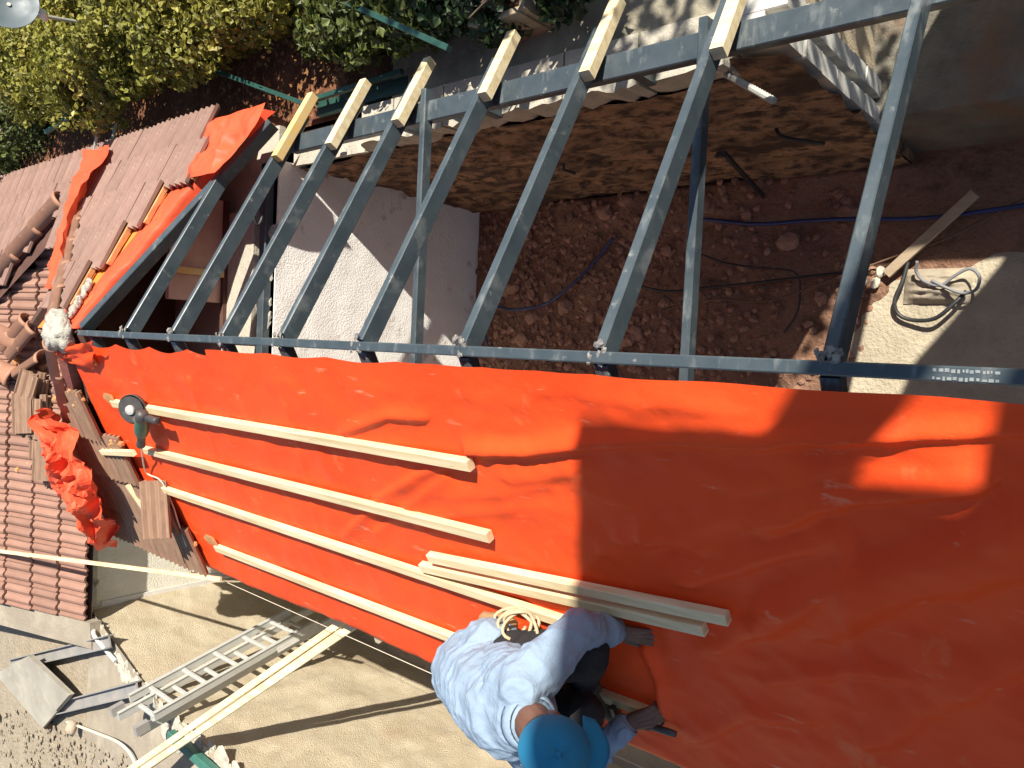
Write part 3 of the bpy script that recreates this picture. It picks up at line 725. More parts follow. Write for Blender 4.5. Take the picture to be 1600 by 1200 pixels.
for (pa, pb, lab) in (((160,706),(209,708),'short white wood offcut resting on brown tiles beside the grinder'), ((199,757),(231,803),'short pale wood offcut lying aslant on the brown tiles')):
    o = MB().bar(PL(*pa, .085), PL(*pb, .085), .038, .03, nL_, ch=.002).build('wood_offcut', 'pine'); tag(o, lab, 'offcut')
for (p, lab) in (((172,622),'broken yellow tile chip at the far end of the top batten'), ((330,843),'broken yellow tile chip by the far end of the eave batten'), ((142,562),'ochre tile shard beside the orange tarp flap')):
    c = PL(*p, .04); o = MB().prism([c + V((-.03,-.06,-.02)), c + V((.025,-.045,.012)), c + V((.03,.03,.014)), c + V((.0,.07,.0)), c + V((-.035,.03,-.02))], (0,0,.014)).build('tile_shard', 'tile_edge'); tag(o, lab, 'shard')
# long lath over the far roof to the eave, builder's line
o = MB().bar(fpt(-25, 858, .07), PL(345, 905, .06), .03, .018).build('long_lath', 'pine'); tag(o, 'long thin wooden lath spanning from the house roof to the eave corner', 'lath')
o = MB().tube([V((-1.665, 4.9, zl(-1.665)+.02)), V((-1.70, .2, zl(-1.70)+.02))], .0022, 5).build('string_line', 'cream'); tag(o, 'thin white string line stretched along the tarp eave', 'string')
o = MB().prism([PL(586,985,-.02), PL(600,1000,-.03), PL(592,1006,-.04)], (0,.03,0)).build('wood_wedge', 'pine'); tag(o, 'small wooden wedge poking out below the tarp eave', 'wedge')

# ================================================================== GRINDER
gp = [PL(205, 640, .12), PL(222, 655, .12), PL(219, 690, .10), PL(219, 722, .09), PL(240, 660, .11)]
gr = thing('angle_grinder', PL(218, 690), 'green and black angle grinder lying at the far end of the battens', 'power tool')
ax = (gp[3] - gp[1]).normalized()
MB().lathe(gp[1], ax, [(-.02,.03),(.0,.038),(.06,.040),(.065,.042),(.16,.041),(.19,.036),(.2,.03)], 18).build('motor_housing', 'tool_green', gr, smooth=True)
MB().lathe(gp[1] + ax * .20, ax, [(0,.03),(.02,.026),(.10,.024),(.15,.028),(.165,.02)], 14).build('rear_handle', 'tool_dark', gr, smooth=True)
MB().lathe(gp[1] - ax * .005, -ax, [(0,.038),(.03,.04),(.06,.034),(.075,.02)], 14).build('gear_head', 'tool_dark', gr, smooth=True)
dax = ((O - gp[0]).normalized() + V((-.25, .85, .1)) * .75).normalized()
dc = gp[0] + V((0,0,.0))
dk = MB().lathe(dc, dax, [(-.004,.02),(-.003,.080),(.003,.080),(.004,.02)], 28).build('cutting_disc', 'tool_dark', gr)
MB().lathe(dc + dax * .006, dax, [(0,.03),(.012,.028),(.016,.012)], 14).build('flange', 'alu', dk)
MB().lathe(dc - dax * .03, dax, [(0,.03),(.002,.088),(.022,.090),(.023,.086),(.006,.083)], 28).build('disc_guard', 'tool_dark', gr, smooth=True)
hx = (gp[4] - gp[1]).normalized()
MB().lathe(gp[1] - ax*.03, hx, [(.02,.014),(.05,.016),(.06,.021),(.12,.019),(.15,.023),(.155,.016)], 14).build('side_handle', 'tool_dark', gr, smooth=True)
lbp = gp[1] + ax * .10 + V((.3,-.5,.8)).normalized() * .041
MB().box(lbp, (.03, .05, .002), (V((1,0,0)), ax, V((.3,-.5,.8)).normalized())).build('rating_label', 'alu', gr)
cord = curve_pts([gp[1] + ax*.36, PL(228,737,.05), PL(252,752,.04), PL(270,790,.05), PL(278,815,.06), PL(290,850,.07), PL(300,885,.06), PL(312,896,.02), V((-1.72, 5.0, 1.6)), V((-1.8, 5.2, .3))], 8)
tag(MB().tube(cord, .005, 6).build('power_cord', 'cream'), 'pale power cord running from the grinder down over the brown tiles', 'cord')

# ================================================================== LOOSE TILES AND STACKS
o = place('loose_tile', tile_mesh('loose_tile', 'tile_brown', .21, .38, profB, .022), None, V((.15,-1,.05)).normalized(), V((-.98,-.15,-.5)).normalized(), V((.5,0,.9)).normalized(), PL(222, 752, .10))
tag(o, 'reddish brown tile lying loose on the left slope beside the grinder cord', 'tile')
def axes(yaw, pitch=0, roll=0):
    m = Matrix.Rotation(yaw, 3, 'Z') @ Matrix.Rotation(pitch, 3, 'X') @ Matrix.Rotation(roll, 3, 'Y'); return m.col[0], m.col[1], m.col[2]
ltile = tile_mesh('stacked_tile', 'tile_brown', .21, .36, profA, .02)
lcap = cap_mesh('loose_ridge_tile', .36, .105, 'cap')
for (px, py, n, yaw, lab) in ((76, 648, 7, .1, 'old flat tile in the longest flat stack behind the left hip'), (64, 606, 6, -.25, 'old flat tile in the tumbled stack below the mortar lump'), (98, 716, 6, .15, 'old flat tile in the stack beside the crumpled red tarp'), (86, 684, 5, -.1, 'old flat tile in the dark middle stack behind the left hip')):
    base = fpt(px, py, .02)
    for i in range(n):
        m_ = Matrix.Rotation(yaw + ru(-.16, .16), 3, 'Z') @ Matrix.Rotation(math.atan(FS) + ru(-.07, .07), 3, 'X') @ Matrix.Rotation(ru(-.12, .12), 3, 'Y')
        X, Y, Z = -m_.col[1], m_.col[0], m_.col[2]
        o = place('old_tile', ltile, None, X, Y, Z, base + V((-.18 + ru(-.03,.03), .10 + ru(-.03,.03) , .03 + i * .036))); tag(o, lab, 'tile', 'tiles of one stack: ' + lab[21:])
for i, (px, py, yaw, pit, rol, lab) in enumerate(((46, 500, .9, .35, .3, 'upper of two nested half-round tiles left of the mortar lump'), (57, 512, .9, .35, .3, 'lower of two nested half-round tiles left of the mortar lump'), (30, 545, -.5, .5, .9, 'dusty half-round tile leaning at the far left of the tile heap'), (72, 560, .5, .3, 1.0, 'curved half-round tile standing beside the left hip'), (22, 590, -.5, .6, .7, 'whitened half-round tile at the lowest left of the heap'), (42, 540, -.4, .6, .9, 'half-round tile wedged in the middle of the tile heap'))):
    X, Y, Z = axes(yaw, pit, rol); o = place('loose_ridge_tile', lcap, None, X, Y, Z, fpt(px, py, .10)); tag(o, lab, 'tile')
for i, (px, py, lab) in enumerate(((77, 436, 'narrow tile standing upright beside the far hip caps, outer one'), (85, 436, 'narrow tile standing upright beside the far hip caps, inner one'))):
    X, Y, Z = axes(1.45, .0, 1.3); o = place('upright_tile', ltile, None, X, Y, Z, fpt(px, py, .22) + V((-.15,0,0))); tag(o, lab, 'tile')
b = MB()
for i in range(24): b.lump(fpt(ru(25,95), ru(560,740), .04), ru(.02, .05), i, 1, .5)
tag(b.build('tile_debris', 'tile_edge'), 'broken tile crumbs spread under the heap of old tiles', 'debris', kind='stuff')

# ================================================================== LADDER, PLANKS, YARD THINGS
def ladder():
    Tp = V((-2.93, 5.86, 2.32)); d = V((.245, 0, -.97)).normalized(); Bt = Tp + d * 2.36
    t = thing('aluminium_ladder', Bt, 'dusty aluminium ladder leaning on the left wall edge beside the planks', 'ladder')
    r = V((0, 1, 0)); r = (r - d * r.dot(d)).normalized(); n_ = r.cross(d).normalized()
    if n_.z < 0: n_ = -n_
    W = .42
    for sec, (o_, w_, s0, s1) in enumerate(((.03, W, .12, 1.62), (-.045, W - .07, .0, 2.36))):
        for sd_ in (-1, 1):
            a = Tp + d * s0 + r * sd_ * w_ / 2 + n_ * o_; c = Tp + d * s1 + r * sd_ * w_ / 2 + n_ * o_
            MB().bar(a, c, .024, .07, n_, ch=.004).build('rail', 'alu', t)
            MB().bar(a + n_*.032, c + n_*.032, .036, .008, n_, ch=.002).build('rail_flange', 'alu', t)
        k = s0 + .17
        while k < s1:
            a = Tp + d * k + n_ * o_
            MB().bar(a - r * w_/2, a + r * w_/2, .034, .028, n_, ch=.006).build('rung', 'alu', t); k += .28
    for sd_ in (-1, 1):
        MB().box(Tp + d * .02 + r * sd_ * W/2, (.05, .10, .075), (r, d, n_)).build('end_shoe', 'galv', t)
    lab = Tp + d * 1.30 - r * (W/2 + .013)
    MB().box(lab, (.002, .22, .05), (r, d, n_)).build('worn_sticker', 'white', t)
ladder()
for i, (ta, tb, lab) in enumerate(((V((-3.02, 5.42, 2.30)), V((-1.72, 3.86, 1.80)), 'pale long plank leaning over the left wall, nearer the ladder'), (V((-3.02, 5.315, 2.32)), V((-1.70, 3.70, 1.84)), 'pale long plank leaning over the left wall, outer of the pair'), (V((-3.04, 5.36, 2.26)), V((-1.72, 3.80, 1.77)), 'thin long plank under the pair leaning over the left wall'))):
    d = (ta - tb).normalized()
    o = MB().bar(tb - d * .2, ta + d * 1.5, .045, .022 if i < 2 else .018, (0,0,1), ch=.003).build('long_plank', 'pine'); tag(o, lab, 'plank')
g1 = MB().bar(V((-3.04, 5.62, 2.09)), V((-3.14, 4.0, 2.09)), .07, .06, ch=.006).build('green_steel_tube', 'green'); tag(g1, 'green painted steel tube lying along the top of the left wall', 'steel tube')
def yz(px, py, z): return at(px, py, 2, z)
for (pa, pb, w, lab) in (((18, 1038), (172, 1002), .11, 'grey steel channel lying in the yard nearest the house roof'), ((95, 1105), (215, 1075), .11, 'grey steel channel in the yard running under the ladder head')):
    a, c = yz(*pa, 2.08), yz(*pb, 2.08); d = (c - a).normalized(); s_ = d.cross(V((0,0,1)))
    b = MB(); b.bar(a, c, w, .012, ch=.002); b.bar(a + s_*w*.46 + V((0,0,.02)), c + s_*w*.46 + V((0,0,.02)), .012, .06, ch=.002); b.bar(a - s_*w*.46 + V((0,0,.0)), c - s_*w*.46 + V((0,0,.0)), .012, .09, ch=.002)
    tag(b.build('steel_channel', 'galv'), lab, 'steel channel')
pt = thing('formwork_panel', yz(55, 1090, 2.1), 'grey weathered panel propped on the steel channels in the yard', 'panel')
q = [yz(-8, 1052, 2.22), yz(48, 1024, 2.22), yz(112, 1085, 2.16), yz(66, 1138, 2.12)]
b = MB(); b.prism(q, (0,0,-.025)); b.build('panel_board', 'plate', pt)
b = MB(); b.prism([q[0].lerp(q[1], .55) + V((0,0,.003)), q[1] + V((0,0,.003)), q[2] + V((0,0,.003)), q[3].lerp(q[2], .55) + V((0,0,.003))], (0,0,.02)); b.build('upper_board', 'plate', pt)
b = MB(); b.bar(q[3] - V((0,0,.06)), q[0] - V((0,0,.06)), .05, .07); b.build('bearer', 'old_wood', pt)
b = MB(); random.seed(5)
for i in range(520):
    px, py = ru(-20, 200), ru(1110, 1215); c = yz(px, py, 2.05)
    if (px - 20) * .45 + 1105 < py and noise.noise(V((px*.03, py*.05, 1))) > -.15: b.lump(c + V((0,0,ru(-.012,.004))), ru(.005,.022) * (2.4 if rnd() > .95 else 1), i, 2, .5, (1.3,1.1,.45), 1.7, ru(0,6))
tag(b.build('rubble_heap', 'sand'), kind='stuff')
tag(b and MB().tube(curve_pts([yz(105,1128,2.08), yz(150,1145,2.09), yz(185,1160,2.09), yz(205,1180,2.07), yz(215,1210,2.06), yz(214,1240,2.06)]), .012, 6).build('yard_cable', 'cream'), 'cream cable curving over the dusty yard near the panel', 'cable')
tag(MB().lump(yz(112, 1137, 2.12), .06, 3, 2, .35, (1.2,.9,.8)).build('yard_stone', 'stone_pale', smooth=True), 'rounded brownish stone at the corner of the yard panel', 'stone')

# ================================================================== PIT THINGS
random.seed(21)
b = MB()
for i in range(1500):
    x = ru(-.2, 1.2); y_ = ru(1.35, 4.58)
    dens = .12 + .88 * (1 if y_ > 2.6 else max(0, .5 + noise.noise(V((x*2, y_*2, 3)))))
    if rnd() > dens: continue
    r = ru(.008, .03) * (1.3 if rnd() > .9 else 1); z0 = floor_fn((x+1.5)/3.4, (y_+1.6)/6.2).z
    b.lump((x, y_, z0 + r*.2), r, i, 1, .55, (1.2, 1, .7), rot=ru(0,6))
tag(b.build('pit_rubble', 'stone'), kind='stuff')
for i in range(26):
    x = ru(.1, 1.15); y_ = ru(1.5, 4.3); r = ru(.03, .06); z0 = floor_fn((x+1.5)/3.4, (y_+1.6)/6.2).z
    o = MB().lump((x, y_, z0 + r*.25), r, i + 50, 2, .6, (1.25, 1, .65), rot=ru(0,6)).build('broken_stone', 'stone'); tag(o, 'larger broken stone lying in the shaded pit rubble', 'stone', 'larger stones in the pit rubble')
for (px, py, lab) in ((1348, 438, 'white stone at the sunlit edge of the pit floor near the sack'), (1368, 442, 'small pale stone next to the foot of the floor plank'), (1375, 425, 'flat pale stone beside the plank foot in the pit')):
    o = MB().lump(at(px, py, 2, .03), .03, px, 2, .5, (1.2,.9,.6)).build('pale_stone', 'conc_pale'); tag(o, lab, 'stone')
o = MB().bar(at(1386, 428, 2, .05), at(1524, 302, 2, .16), .055, .03, ch=.002).build('floor_plank', 'grey_wood'); tag(o, 'narrow wooden plank lying on the pit floor, one end in sun', 'plank')
def fl(px, py, h=.02): return at(px, py, 2, h)
for pts, r, m, lab, nm in (
    ([(762,540),(755,500),(765,478),(800,484),(850,476),(890,448),(930,408),(958,372)], .012, 'blue', 'blue hose curving over the rubble below the white wall', 'water_hose'),
    ([(1095,342),(1180,350),(1260,345),(1330,342),(1420,342),(1500,335),(1620,318)], .013, 'blue', 'blue hose along the far side of the pit toward the near end', 'water_hose'),
    ([(1010,478),(1040,465),(1045,480),(1020,492),(1060,478),(1120,468),(1200,470),(1290,440),(1400,400),(1480,372),(1600,310)], .006, 'wire', 'thin brown cable wandering across the pit floor to the near end', 'cable'),
    ([(985,443),(1040,455),(1100,450),(1180,442),(1280,430),(1340,425)], .009, 'black', 'black cable lying across the middle of the pit floor', 'cable'),
    ([(1090,395),(1130,410),(1180,418),(1240,425),(1250,455),(1245,490),(1225,520)], .007, 'black', 'black cable looping down beside the sunlit pit edge', 'cable')):
    P = [fl(*p, .05 + .02 * (i % 2)) for i, p in enumerate(pts)]
    for p in P: p.x = min(p.x, WX - .04)
    tag(MB().tube(curve_pts(P), r, 7).build(nm, m, smooth=True), lab, 'hose' if m == 'blue' else 'cable')
# cement sacks with a coil of cord
sk = MB(); c0 = fl(1462, 446, .06)
def sack_fn(u, v):
    a = (u - .5) * 2; c_ = (v - .5) * 2
    e = max(abs(a), abs(c_)); hgt = .075 * (1 - abs(a) ** 3) * (1 - abs(c_) ** 3) + .02 * fbm(V((a*3, c_*5, 2)), 4) * (1 - e)
    return V((c0.x + c_ * .10, c0.y - a * .17, .02 + hgt + .012 * math.sin(c_ * 14 + a*2) * (1 - e)))
sk.grid(sack_fn, 30, 24); tag(sk.build('cement_sack', 'sack', smooth=True), 'crumpled empty cement sack in the sunlit patch of the pit floor', 'sack')
P = [fl(1433,408,.16), fl(1432,425,.13), fl(1445,440,.12), fl(1470,446,.12), fl(1490,432,.13), fl(1515,420,.13), fl(1530,432,.13), fl(1525,452,.12), fl(1505,458,.12), fl(1480,450,.12), fl(1455,438,.13)]
tag(MB().tube(curve_pts(P), .009, 7).build('grey_cord', 'greycord', smooth=True), 'grey cord looped over the cement sack', 'cord')
P = [fl(1420,405,.06), fl(1410,440,.07), fl(1398,470,.07), fl(1403,490,.06), fl(1425,500,.06), fl(1460,498,.09), fl(1490,475,.10), fl(1510,455,.08)]
tag(MB().tube(curve_pts(P), .012, 7).build('black_cord', 'black', smooth=True), 'thick black cord looped round the near side of the cement sack', 'cord')
# corrugated conduit and rods sticking out of the brown wall
a, c = at(1135, 116, 0, WX - .02), at(1210, 158, 0, WX - .20)
P = [a.lerp(c, i / 40) for i in range(41)]; tag(MB().tube(P, [.013 + .003 * (i % 2) for i in range(41)], 8).build('corrugated_conduit', 'pale_metal'), 'grey corrugated conduit sticking out of the brown wall top', 'conduit')
a, c, e = at(1120, 243, 0, WX - .015), at(1132, 240, 0, WX - .08), at(1228, 345, 0, WX - .16)
tag(MB().bar(c, e, .03, .02).bar(a, c, .03, .02).build('steel_offcut', 'black'), 'dark steel offcut leaning against the brown wall in the pit', 'steel bar')
a = at(880, 252, 0, WX - .005); tag(MB().tube([a + V((.03,0,0)), a + V((-.05, .0, -.01)), a + V((-.06, -.03, -.09))], .010, 6).build('bent_rebar', 'black'), 'short bent rebar stub in the middle of the brown wall', 'rebar')
a = at(1215, 200, 0, WX - .005); tag(MB().tube(curve_pts([a + V((.03,.02,.0)), a + V((-.05,-.03,.02)), a + V((-.06,-.12,-.10)), a + V((-.05,-.16,-.22))]), .010, 6).build('wall_cable', 'black'), 'black cable hanging out of the brown wall below the hollow blocks', 'cable')
P = [at(418,262,1,4.52), at(405,290,1,4.52), at(396,330,1,4.52), at(402,352,1,4.52), at(410,335,1,4.52), at(402,300,1,4.5), at(425,262,1,4.5), at(440,245,1,4.5)]
tag(MB().tube(curve_pts(P), .011, 7).build('looped_cable', 'black', smooth=True), 'black cable looped round the second rafter by the attic', 'cable')

# ================================================================== GARDEN
random.seed(31)
def leafset(mb, centres, n, size, flat=.5, shell=.55, low=True):
    tot = sum(r[0]*r[1]*r[2] for c, r in centres)
    for c, r in centres:
        for _ in range(int(n * (r[0]*r[1]*r[2]) / tot)):
            while True:
                d = V((ru(-1,1), ru(-1,1), ru(-1,1)))
                if shell < d.length < 1: break
            k = 1 + .28 * noise.noise(d * 2.3 + c)
            p = c + V((d.x*r[0]*k, d.y*r[1]*k, d.z*r[2]*k))
            if noise.noise(p * 2.1 + V((3,3,3))) < -.18: continue
            if low and p.z > 1.92 + 1.22 * (p.x - 1.25): continue
            s = size * ru(.6, 1.3)
            nrm = (V((ru(-1,1), ru(-1,1), ru(-.2,1.2))) + d * .6).normalized(); t1 = nrm.orthogonal().normalized()
            t1.rotate(Quaternion(nrm, ru(0, 6.28))); t2 = nrm.cross(t1)
            mb.add([p - t1*s*.5, p - t1*s*.12 + t2*s*.42 + nrm*s*.08, p + t1*s*.12 + t2*s*.34 + nrm*s*.1, p + t1*s*.6 - nrm*s*.12, p + t1*s*.12 - t2*s*.34 + nrm*s*.1, p - t1*s*.12 - t2*s*.42 + nrm*s*.08], [(0,1,2,3),(0,3,4,5)])
def tree(name, base, centres, n, size, m, label, group='garden trees and bushes', shell=.55, cat='tree'):
    base = V(base); t = thing(name, base, label, cat, group); b = MB()
    top = sum((c for c, r in centres), V((0,0,0))) / len(centres)
    b.tube([base, base.lerp(top, .5) + V((ru(-.1,.1), ru(-.1,.1), 0)), top], [.07, .05, .03], 7)
    for c, r in centres:
        st = base.lerp(top, ru(.4, .8)); b.tube([st, st.lerp(c, .6) + V((ru(-.1,.1), ru(-.1,.1), .05)), c + V((0,0,r[2]*.4))], [.035, .022, .008], 6)
        for k in range(5):
            e = c + V((ru(-1,1)*r[0]*.8, ru(-1,1)*r[1]*.8, ru(-.4,.9)*r[2])); b.tube([c, e], [.012, .004], 5)
    b.build('trunk', 'bark', t)
    lm = MB(); leafset(lm, centres, n, size, shell=shell, low=name != 'shade_tree'); lm.build('crown', m, t, normals=False)
    return t
def gz(px, py, z): return at(px, py, 2, z)
c = gz(150, 75, 2.3); tree('fruit_tree', (c.x + .3, c.y + .5, 1.7), [(c, (.65,.8,.36)), (gz(60, 95, 2.3), (.6,.8,.36)), (gz(228, 78, 2.25), (.30,.32,.24)), (gz(130, 0, 2.3), (.75,.75,.36)), (gz(205, 15, 2.4), (.6,.6,.36))], 30000, .048, 'leaf_sun', 'broad yellow-green tree behind the two pale poles')
c = gz(315, 35, 2.25); tree('fruit_tree', (c.x + .3, c.y + .3, 1.8), [(c, (.42,.5,.28)), (gz(265, -25, 2.4), (.6,.5,.36)), (gz(352, 70, 2.1), (.2,.22,.18)), (gz(385, -25, 2.3), (.45,.4,.28)), (gz(285, 80, 2.15), (.26,.28,.2))], 16000, .047, 'leaf_sun', 'yellow-green tree above the red soil, right of the broad one')
c = gz(15, 165, 2.1); tree('garden_bush', (c.x + .3, c.y + .3, 1.5), [(c, (.75,.9,.4)), (gz(-60, 90, 2.4), (1.0,.9,.5)), (gz(70, 205, 1.9), (.34,.45,.25))], 15000, .05, 'leaf_mid', 'green bush at the far left edge below the dish', cat='bush')
c = gz(5, 258, 1.8); tree('pale_bush', (c.x + .1, c.y + .2, 1.5), [(c, (.28,.45,.25)), (gz(-40, 265, 1.9), (.4,.5,.3))], 2000, .055, 'leaf_pale', 'pale flowering bush beside the far eave of the house roof', cat='bush')
c = gz(560, -22, 2.2); tree('vine_bush', (c.x + .2, c.y, 1.85), [(c, (.42,.45,.25)), (gz(585, 45, 2.05), (.18,.32,.14)), (gz(505, 50, 2.05), (.16,.28,.14)), (gz(640, -15, 2.2), (.32,.36,.2))], 9000, .048, 'leaf_mid', 'leafy vine bush beyond the green rail', cat='bush')
c = gz(755, -35, 2.2); tree('dark_bush', (c.x + .3, c.y, 1.85), [(c, (.36,.42,.24)), (gz(690, -5, 2.1), (.2,.28,.14)), (gz(835, -75, 2.3), (.38,.38,.22))], 6500, .05, 'leaf_dark', 'dark shaded bush past the grey planter box', cat='bush')
c = gz(430, -15, 2.1); tree('low_bush', (c.x + .25, c.y, 1.85), [(c, (.28,.32,.18)), (gz(470, 25, 2.0), (.13,.2,.1))], 4000, .047, 'leaf_mid', 'low bush between the yellow tree and the vine', cat='bush')
# tree standing outside the picture on the right: its boughs dapple the path
tree('shade_tree', (4.7, 1.2, .4), [(V((3.4, .2, 3.9)), (.40,.34,.6)), (V((3.6, .12, 4.74)), (.45,.36,.28)), (V((3.6, .75, 4.70)), (.5,.42,.3)), (V((3.6, 1.35, 4.72)), (.5,.48,.3)), (V((3.6, 1.95, 4.72)), (.5,.48,.3)), (V((4.3, 1.0, 4.8)), (.4,.5,.4))], 1700, .085, 'leaf_dark', 'shade tree at the right edge whose branches dapple the concrete path', shell=.1)
# fallen leaves on the soil
b = MB()
for i in range(2600):
    px, py = ru(0, 560), ru(60, 300); p = at(px, py, 2, 1.93)
    if p.x < WX + .3 or p.y > 14: continue
    p.z = 1.93 - max(0, (p.x - 2.6)) * .05 + .05 + ru(0, .05); s = ru(.012, .028); a = ru(0, 6.28); t1 = V((math.cos(a), math.sin(a), ru(-.4,.4))) * s; t2 = V((-math.sin(a), math.cos(a), ru(-.4,.4))) * s * .6
    b.add([p - t1, p + t2, p + t1, p - t2], [(0,1,2,3)])
tag(b.build('fallen_leaves', 'leaf_dry', normals=False), kind='stuff')
# rails, poles, planter, dish
def rail(pa, pb, za, zb_, w, m, label, nm='garden_rail'):
    a, c = gz(*pa, za), gz(*pb, zb_); o = MB().bar(a, c, w, w).build(nm, m); tag(o, label, 'rail'); return o
rail((505, -12), (702, 76), 2.35, 2.35, .03, 'green_dark', 'dark green metal rail slanting past the vine bush')
rail((285, 92), (478, 163), 2.15, 2.15, .028, 'green_dark', 'dark green metal rail over the red soil to the yellow tail')
rail((470, 162), (628, 112), 2.05, 2.05, .03, 'green_dark', 'dark green rail along the wall top behind the rafter tails')
a = MB(); a.bar(gz(500,172,1.96), gz(640,132,1.96), .09, .045); tag(a.build('green_gutter', 'green_dark'), 'dark green gutter lying behind the wall top near the attic', 'gutter')
for (pa, pb, lab) in (((192,150),(172,232),'taller pale pole standing behind the red tarp strip'), ((157,182),(142,262),'shorter pale pole standing behind the red tarp strip')):
    c = PR(*pb, .0); e = at(*pa, 1, c.y - .25); o = MB().tube([V((c.x + .12, c.y + .05, 1.85)), c, e], .014, 8).build('pale_pole', 'pale_metal'); tag(o, lab, 'pole')
pl = thing('planter_box', (1.72, 2.45, 1.97), 'weathered grey box standing on the path behind the wall top', 'planter')
for q_, s_ in (((1.72, 2.30, 2.1), (.34,.03,.26)), ((1.72, 2.62, 2.1), (.34,.03,.26)), ((1.555, 2.46, 2.1), (.03,.29,.26)), ((1.885, 2.46, 2.1), (.03,.29,.26))): MB().box(q_, s_, ch=.003).build('side_board', 'grey_wood', pl)
MB().box((1.72, 2.46, 2.17), (.29,.28,.04)).build('soil_fill', 'soil', pl)
dsh = thing('satellite_dish', gz(14, 4, 3.0), 'grey satellite dish at the far left corner above the bushes', 'satellite dish')
dc = gz(12, 2, 3.1); dax = (O - dc).normalized() + V((.5,-.1,.25)); dax.normalize()
MB().lathe(dc, dax, [(-.054,.024),(-.048,.085),(-.026,.145),(.0,.192),(.005,.195),(.004,.188),(-.019,.142),(-.04,.078),(-.045,.012)], 32).build('reflector', 'dish', dsh, smooth=True)
MB().tube([dc - V((0,0,.2)), dc - V((0,0,.18)) + dax*.02], .008, 6).build('feed_arm', 'pale_metal', dsh)
MB().lathe(dc - V((0,0,.22)) + dax*.02, -dax, [(0,.02),(.03,.03),(.08,.028)], 10).build('feed_horn', 'white', dsh)
MB().tube([dc - dax*.035, dc - dax*.12, V((dc.x + .35, dc.y + .5, 1.6))], .014, 8).build('mast', 'pale_metal', dsh)
ch = thing('garden_trellis', gz(100, 190, 1.9), 'turquoise metal trellis half hidden in the bushes left of the poles', 'trellis')
for pa, pb in (((72,207),(108,183)),((88,180),(104,168)),((103,168),(104,186))): MB().bar(gz(*pa, 2.2), gz(*pb, 2.2), .035, .035).build('tube', 'green', ch)

# ================================================================== SHADOW CASTER ON THE RIGHT (unseen, panels cut to the shadow they throw)
nb = thing('porch_shadow_caster', (3.2, -2.2, 0), 'unseen stand-in for the next house, panels shaped to cast the tarp shadow', 'house')
XP = 2.6
def cst(P): return P + SUN * ((XP - P.x) / SUN.x)  # carries shadow edges back along the sun onto the caster plane
def cs(px, py, h=0): return cst(PL(px, py, h))
def cf(px, py): return cst(at(px, py, 2, 0))
REV = SUN * .14
kA, kB, kC, kD, kE, kF, kG = cs(905,655), cs(1190,692), cs(1245,598), cs(1334,760), cs(1448,600), cs(1560,604), cs(1506,800)
sl_, sr_ = kE + V((0, .02, -.22)), kF + V((0, .02, -.22))
gl, gh = cf(1428,568), cf(1560,418)
MB().prism([kA, cs(905,965), cs(882,985,.3), cs(826,1165,.8), V((XP, -2.6, 11.5)), V((XP, -8, 11.5)), V((XP, -8, kG.z + .05)), kG, kD, kB], REV).build('upper_shadow_panel', 'render_wall', nb)
MB().prism([kB, kC, gl, gh, V((XP, gh.y + .05, .2)), V((XP, -8, .2)), V((XP, -8, sr_.z)), sr_, sl_, kE, kD], REV).build('porch_shadow_panel', 'render_wall', nb)
MB().prism([kG, V((XP, -8, kG.z + .05)), V((XP, -8, sr_.z)), sr_, kF], REV).build('side_wall', 'render_wall', nb)  # unseen panel closing the lit window in the cast shadow
MB().prism([(XP, .45, .2), (XP, .45, 2.78), (XP, gh.y - .1, 2.78), (XP, gh.y - .1, .2)], REV).build('landing_shade_wall', 'render_wall', nb)  # unseen wall added to keep the landing in shade

# ================================================================== PERSON

def capsule(mb, a, b_, r1, r2, n=14):
    a, b_ = V(a), V(b_); d = b_ - a; L = d.length; d = d / L if L > 1e-6 else V((0,0,1))
    prof = []
    for i in range(5): t = math.pi/2 * (1 - i/4); prof.append((-r1*math.sin(t), max(.0008, r1*math.cos(t))))
    for i in range(5): t = math.pi/2 * i/4; prof.append((L + r2*math.sin(t), max(.0008, r2*math.cos(t))))
    mb.lathe(a, d, prof, n)
def chain(mb, pts, rs):
    for i in range(len(pts)-1): capsule(mb, pts[i], pts[i+1], rs[i], rs[i+1])
def skinned(name, mb, m, parent, vox, smooth=6, disp=None):
    me = mb.mesh(name + '_raw', m); bm = bmesh.new(); bm.from_mesh(me); bmesh.ops.recalc_face_normals(bm, faces=bm.faces); bm.to_mesh(me); bm.free()
    o = bpy.data.objects.new(name + '_raw', me); COL.objects.link(o)
    r = o.modifiers.new('r', 'REMESH'); r.mode = 'VOXEL'; r.voxel_size = vox; r.use_smooth_shade = True
    q = o.modifiers.new('s', 'SMOOTH'); q.factor = .5; q.iterations = smooth
    dg = bpy.context.evaluated_depsgraph_get(); dg.update(); fin = bpy.data.meshes.new_from_object(o.evaluated_get(dg))
    bpy.data.objects.remove(o)
    off = LOC[parent]
    co = [v.co.copy() for v in fin.vertices]; nn = [v.normal.copy() for v in fin.vertices]
    for v, p, n_ in zip(fin.vertices, co, nn):
        v.co = p + (n_ * disp(p, n_) if disp else V((0,0,0))) - off
    fin.materials.clear(); fin.materials.append(MT[m]); fin.polygons.foreach_set('use_smooth', [True]*len(fin.polygons)); fin.update()
    f_ = bpy.data.objects.new(name, fin); COL.objects.link(f_); f_.parent = parent; return f_
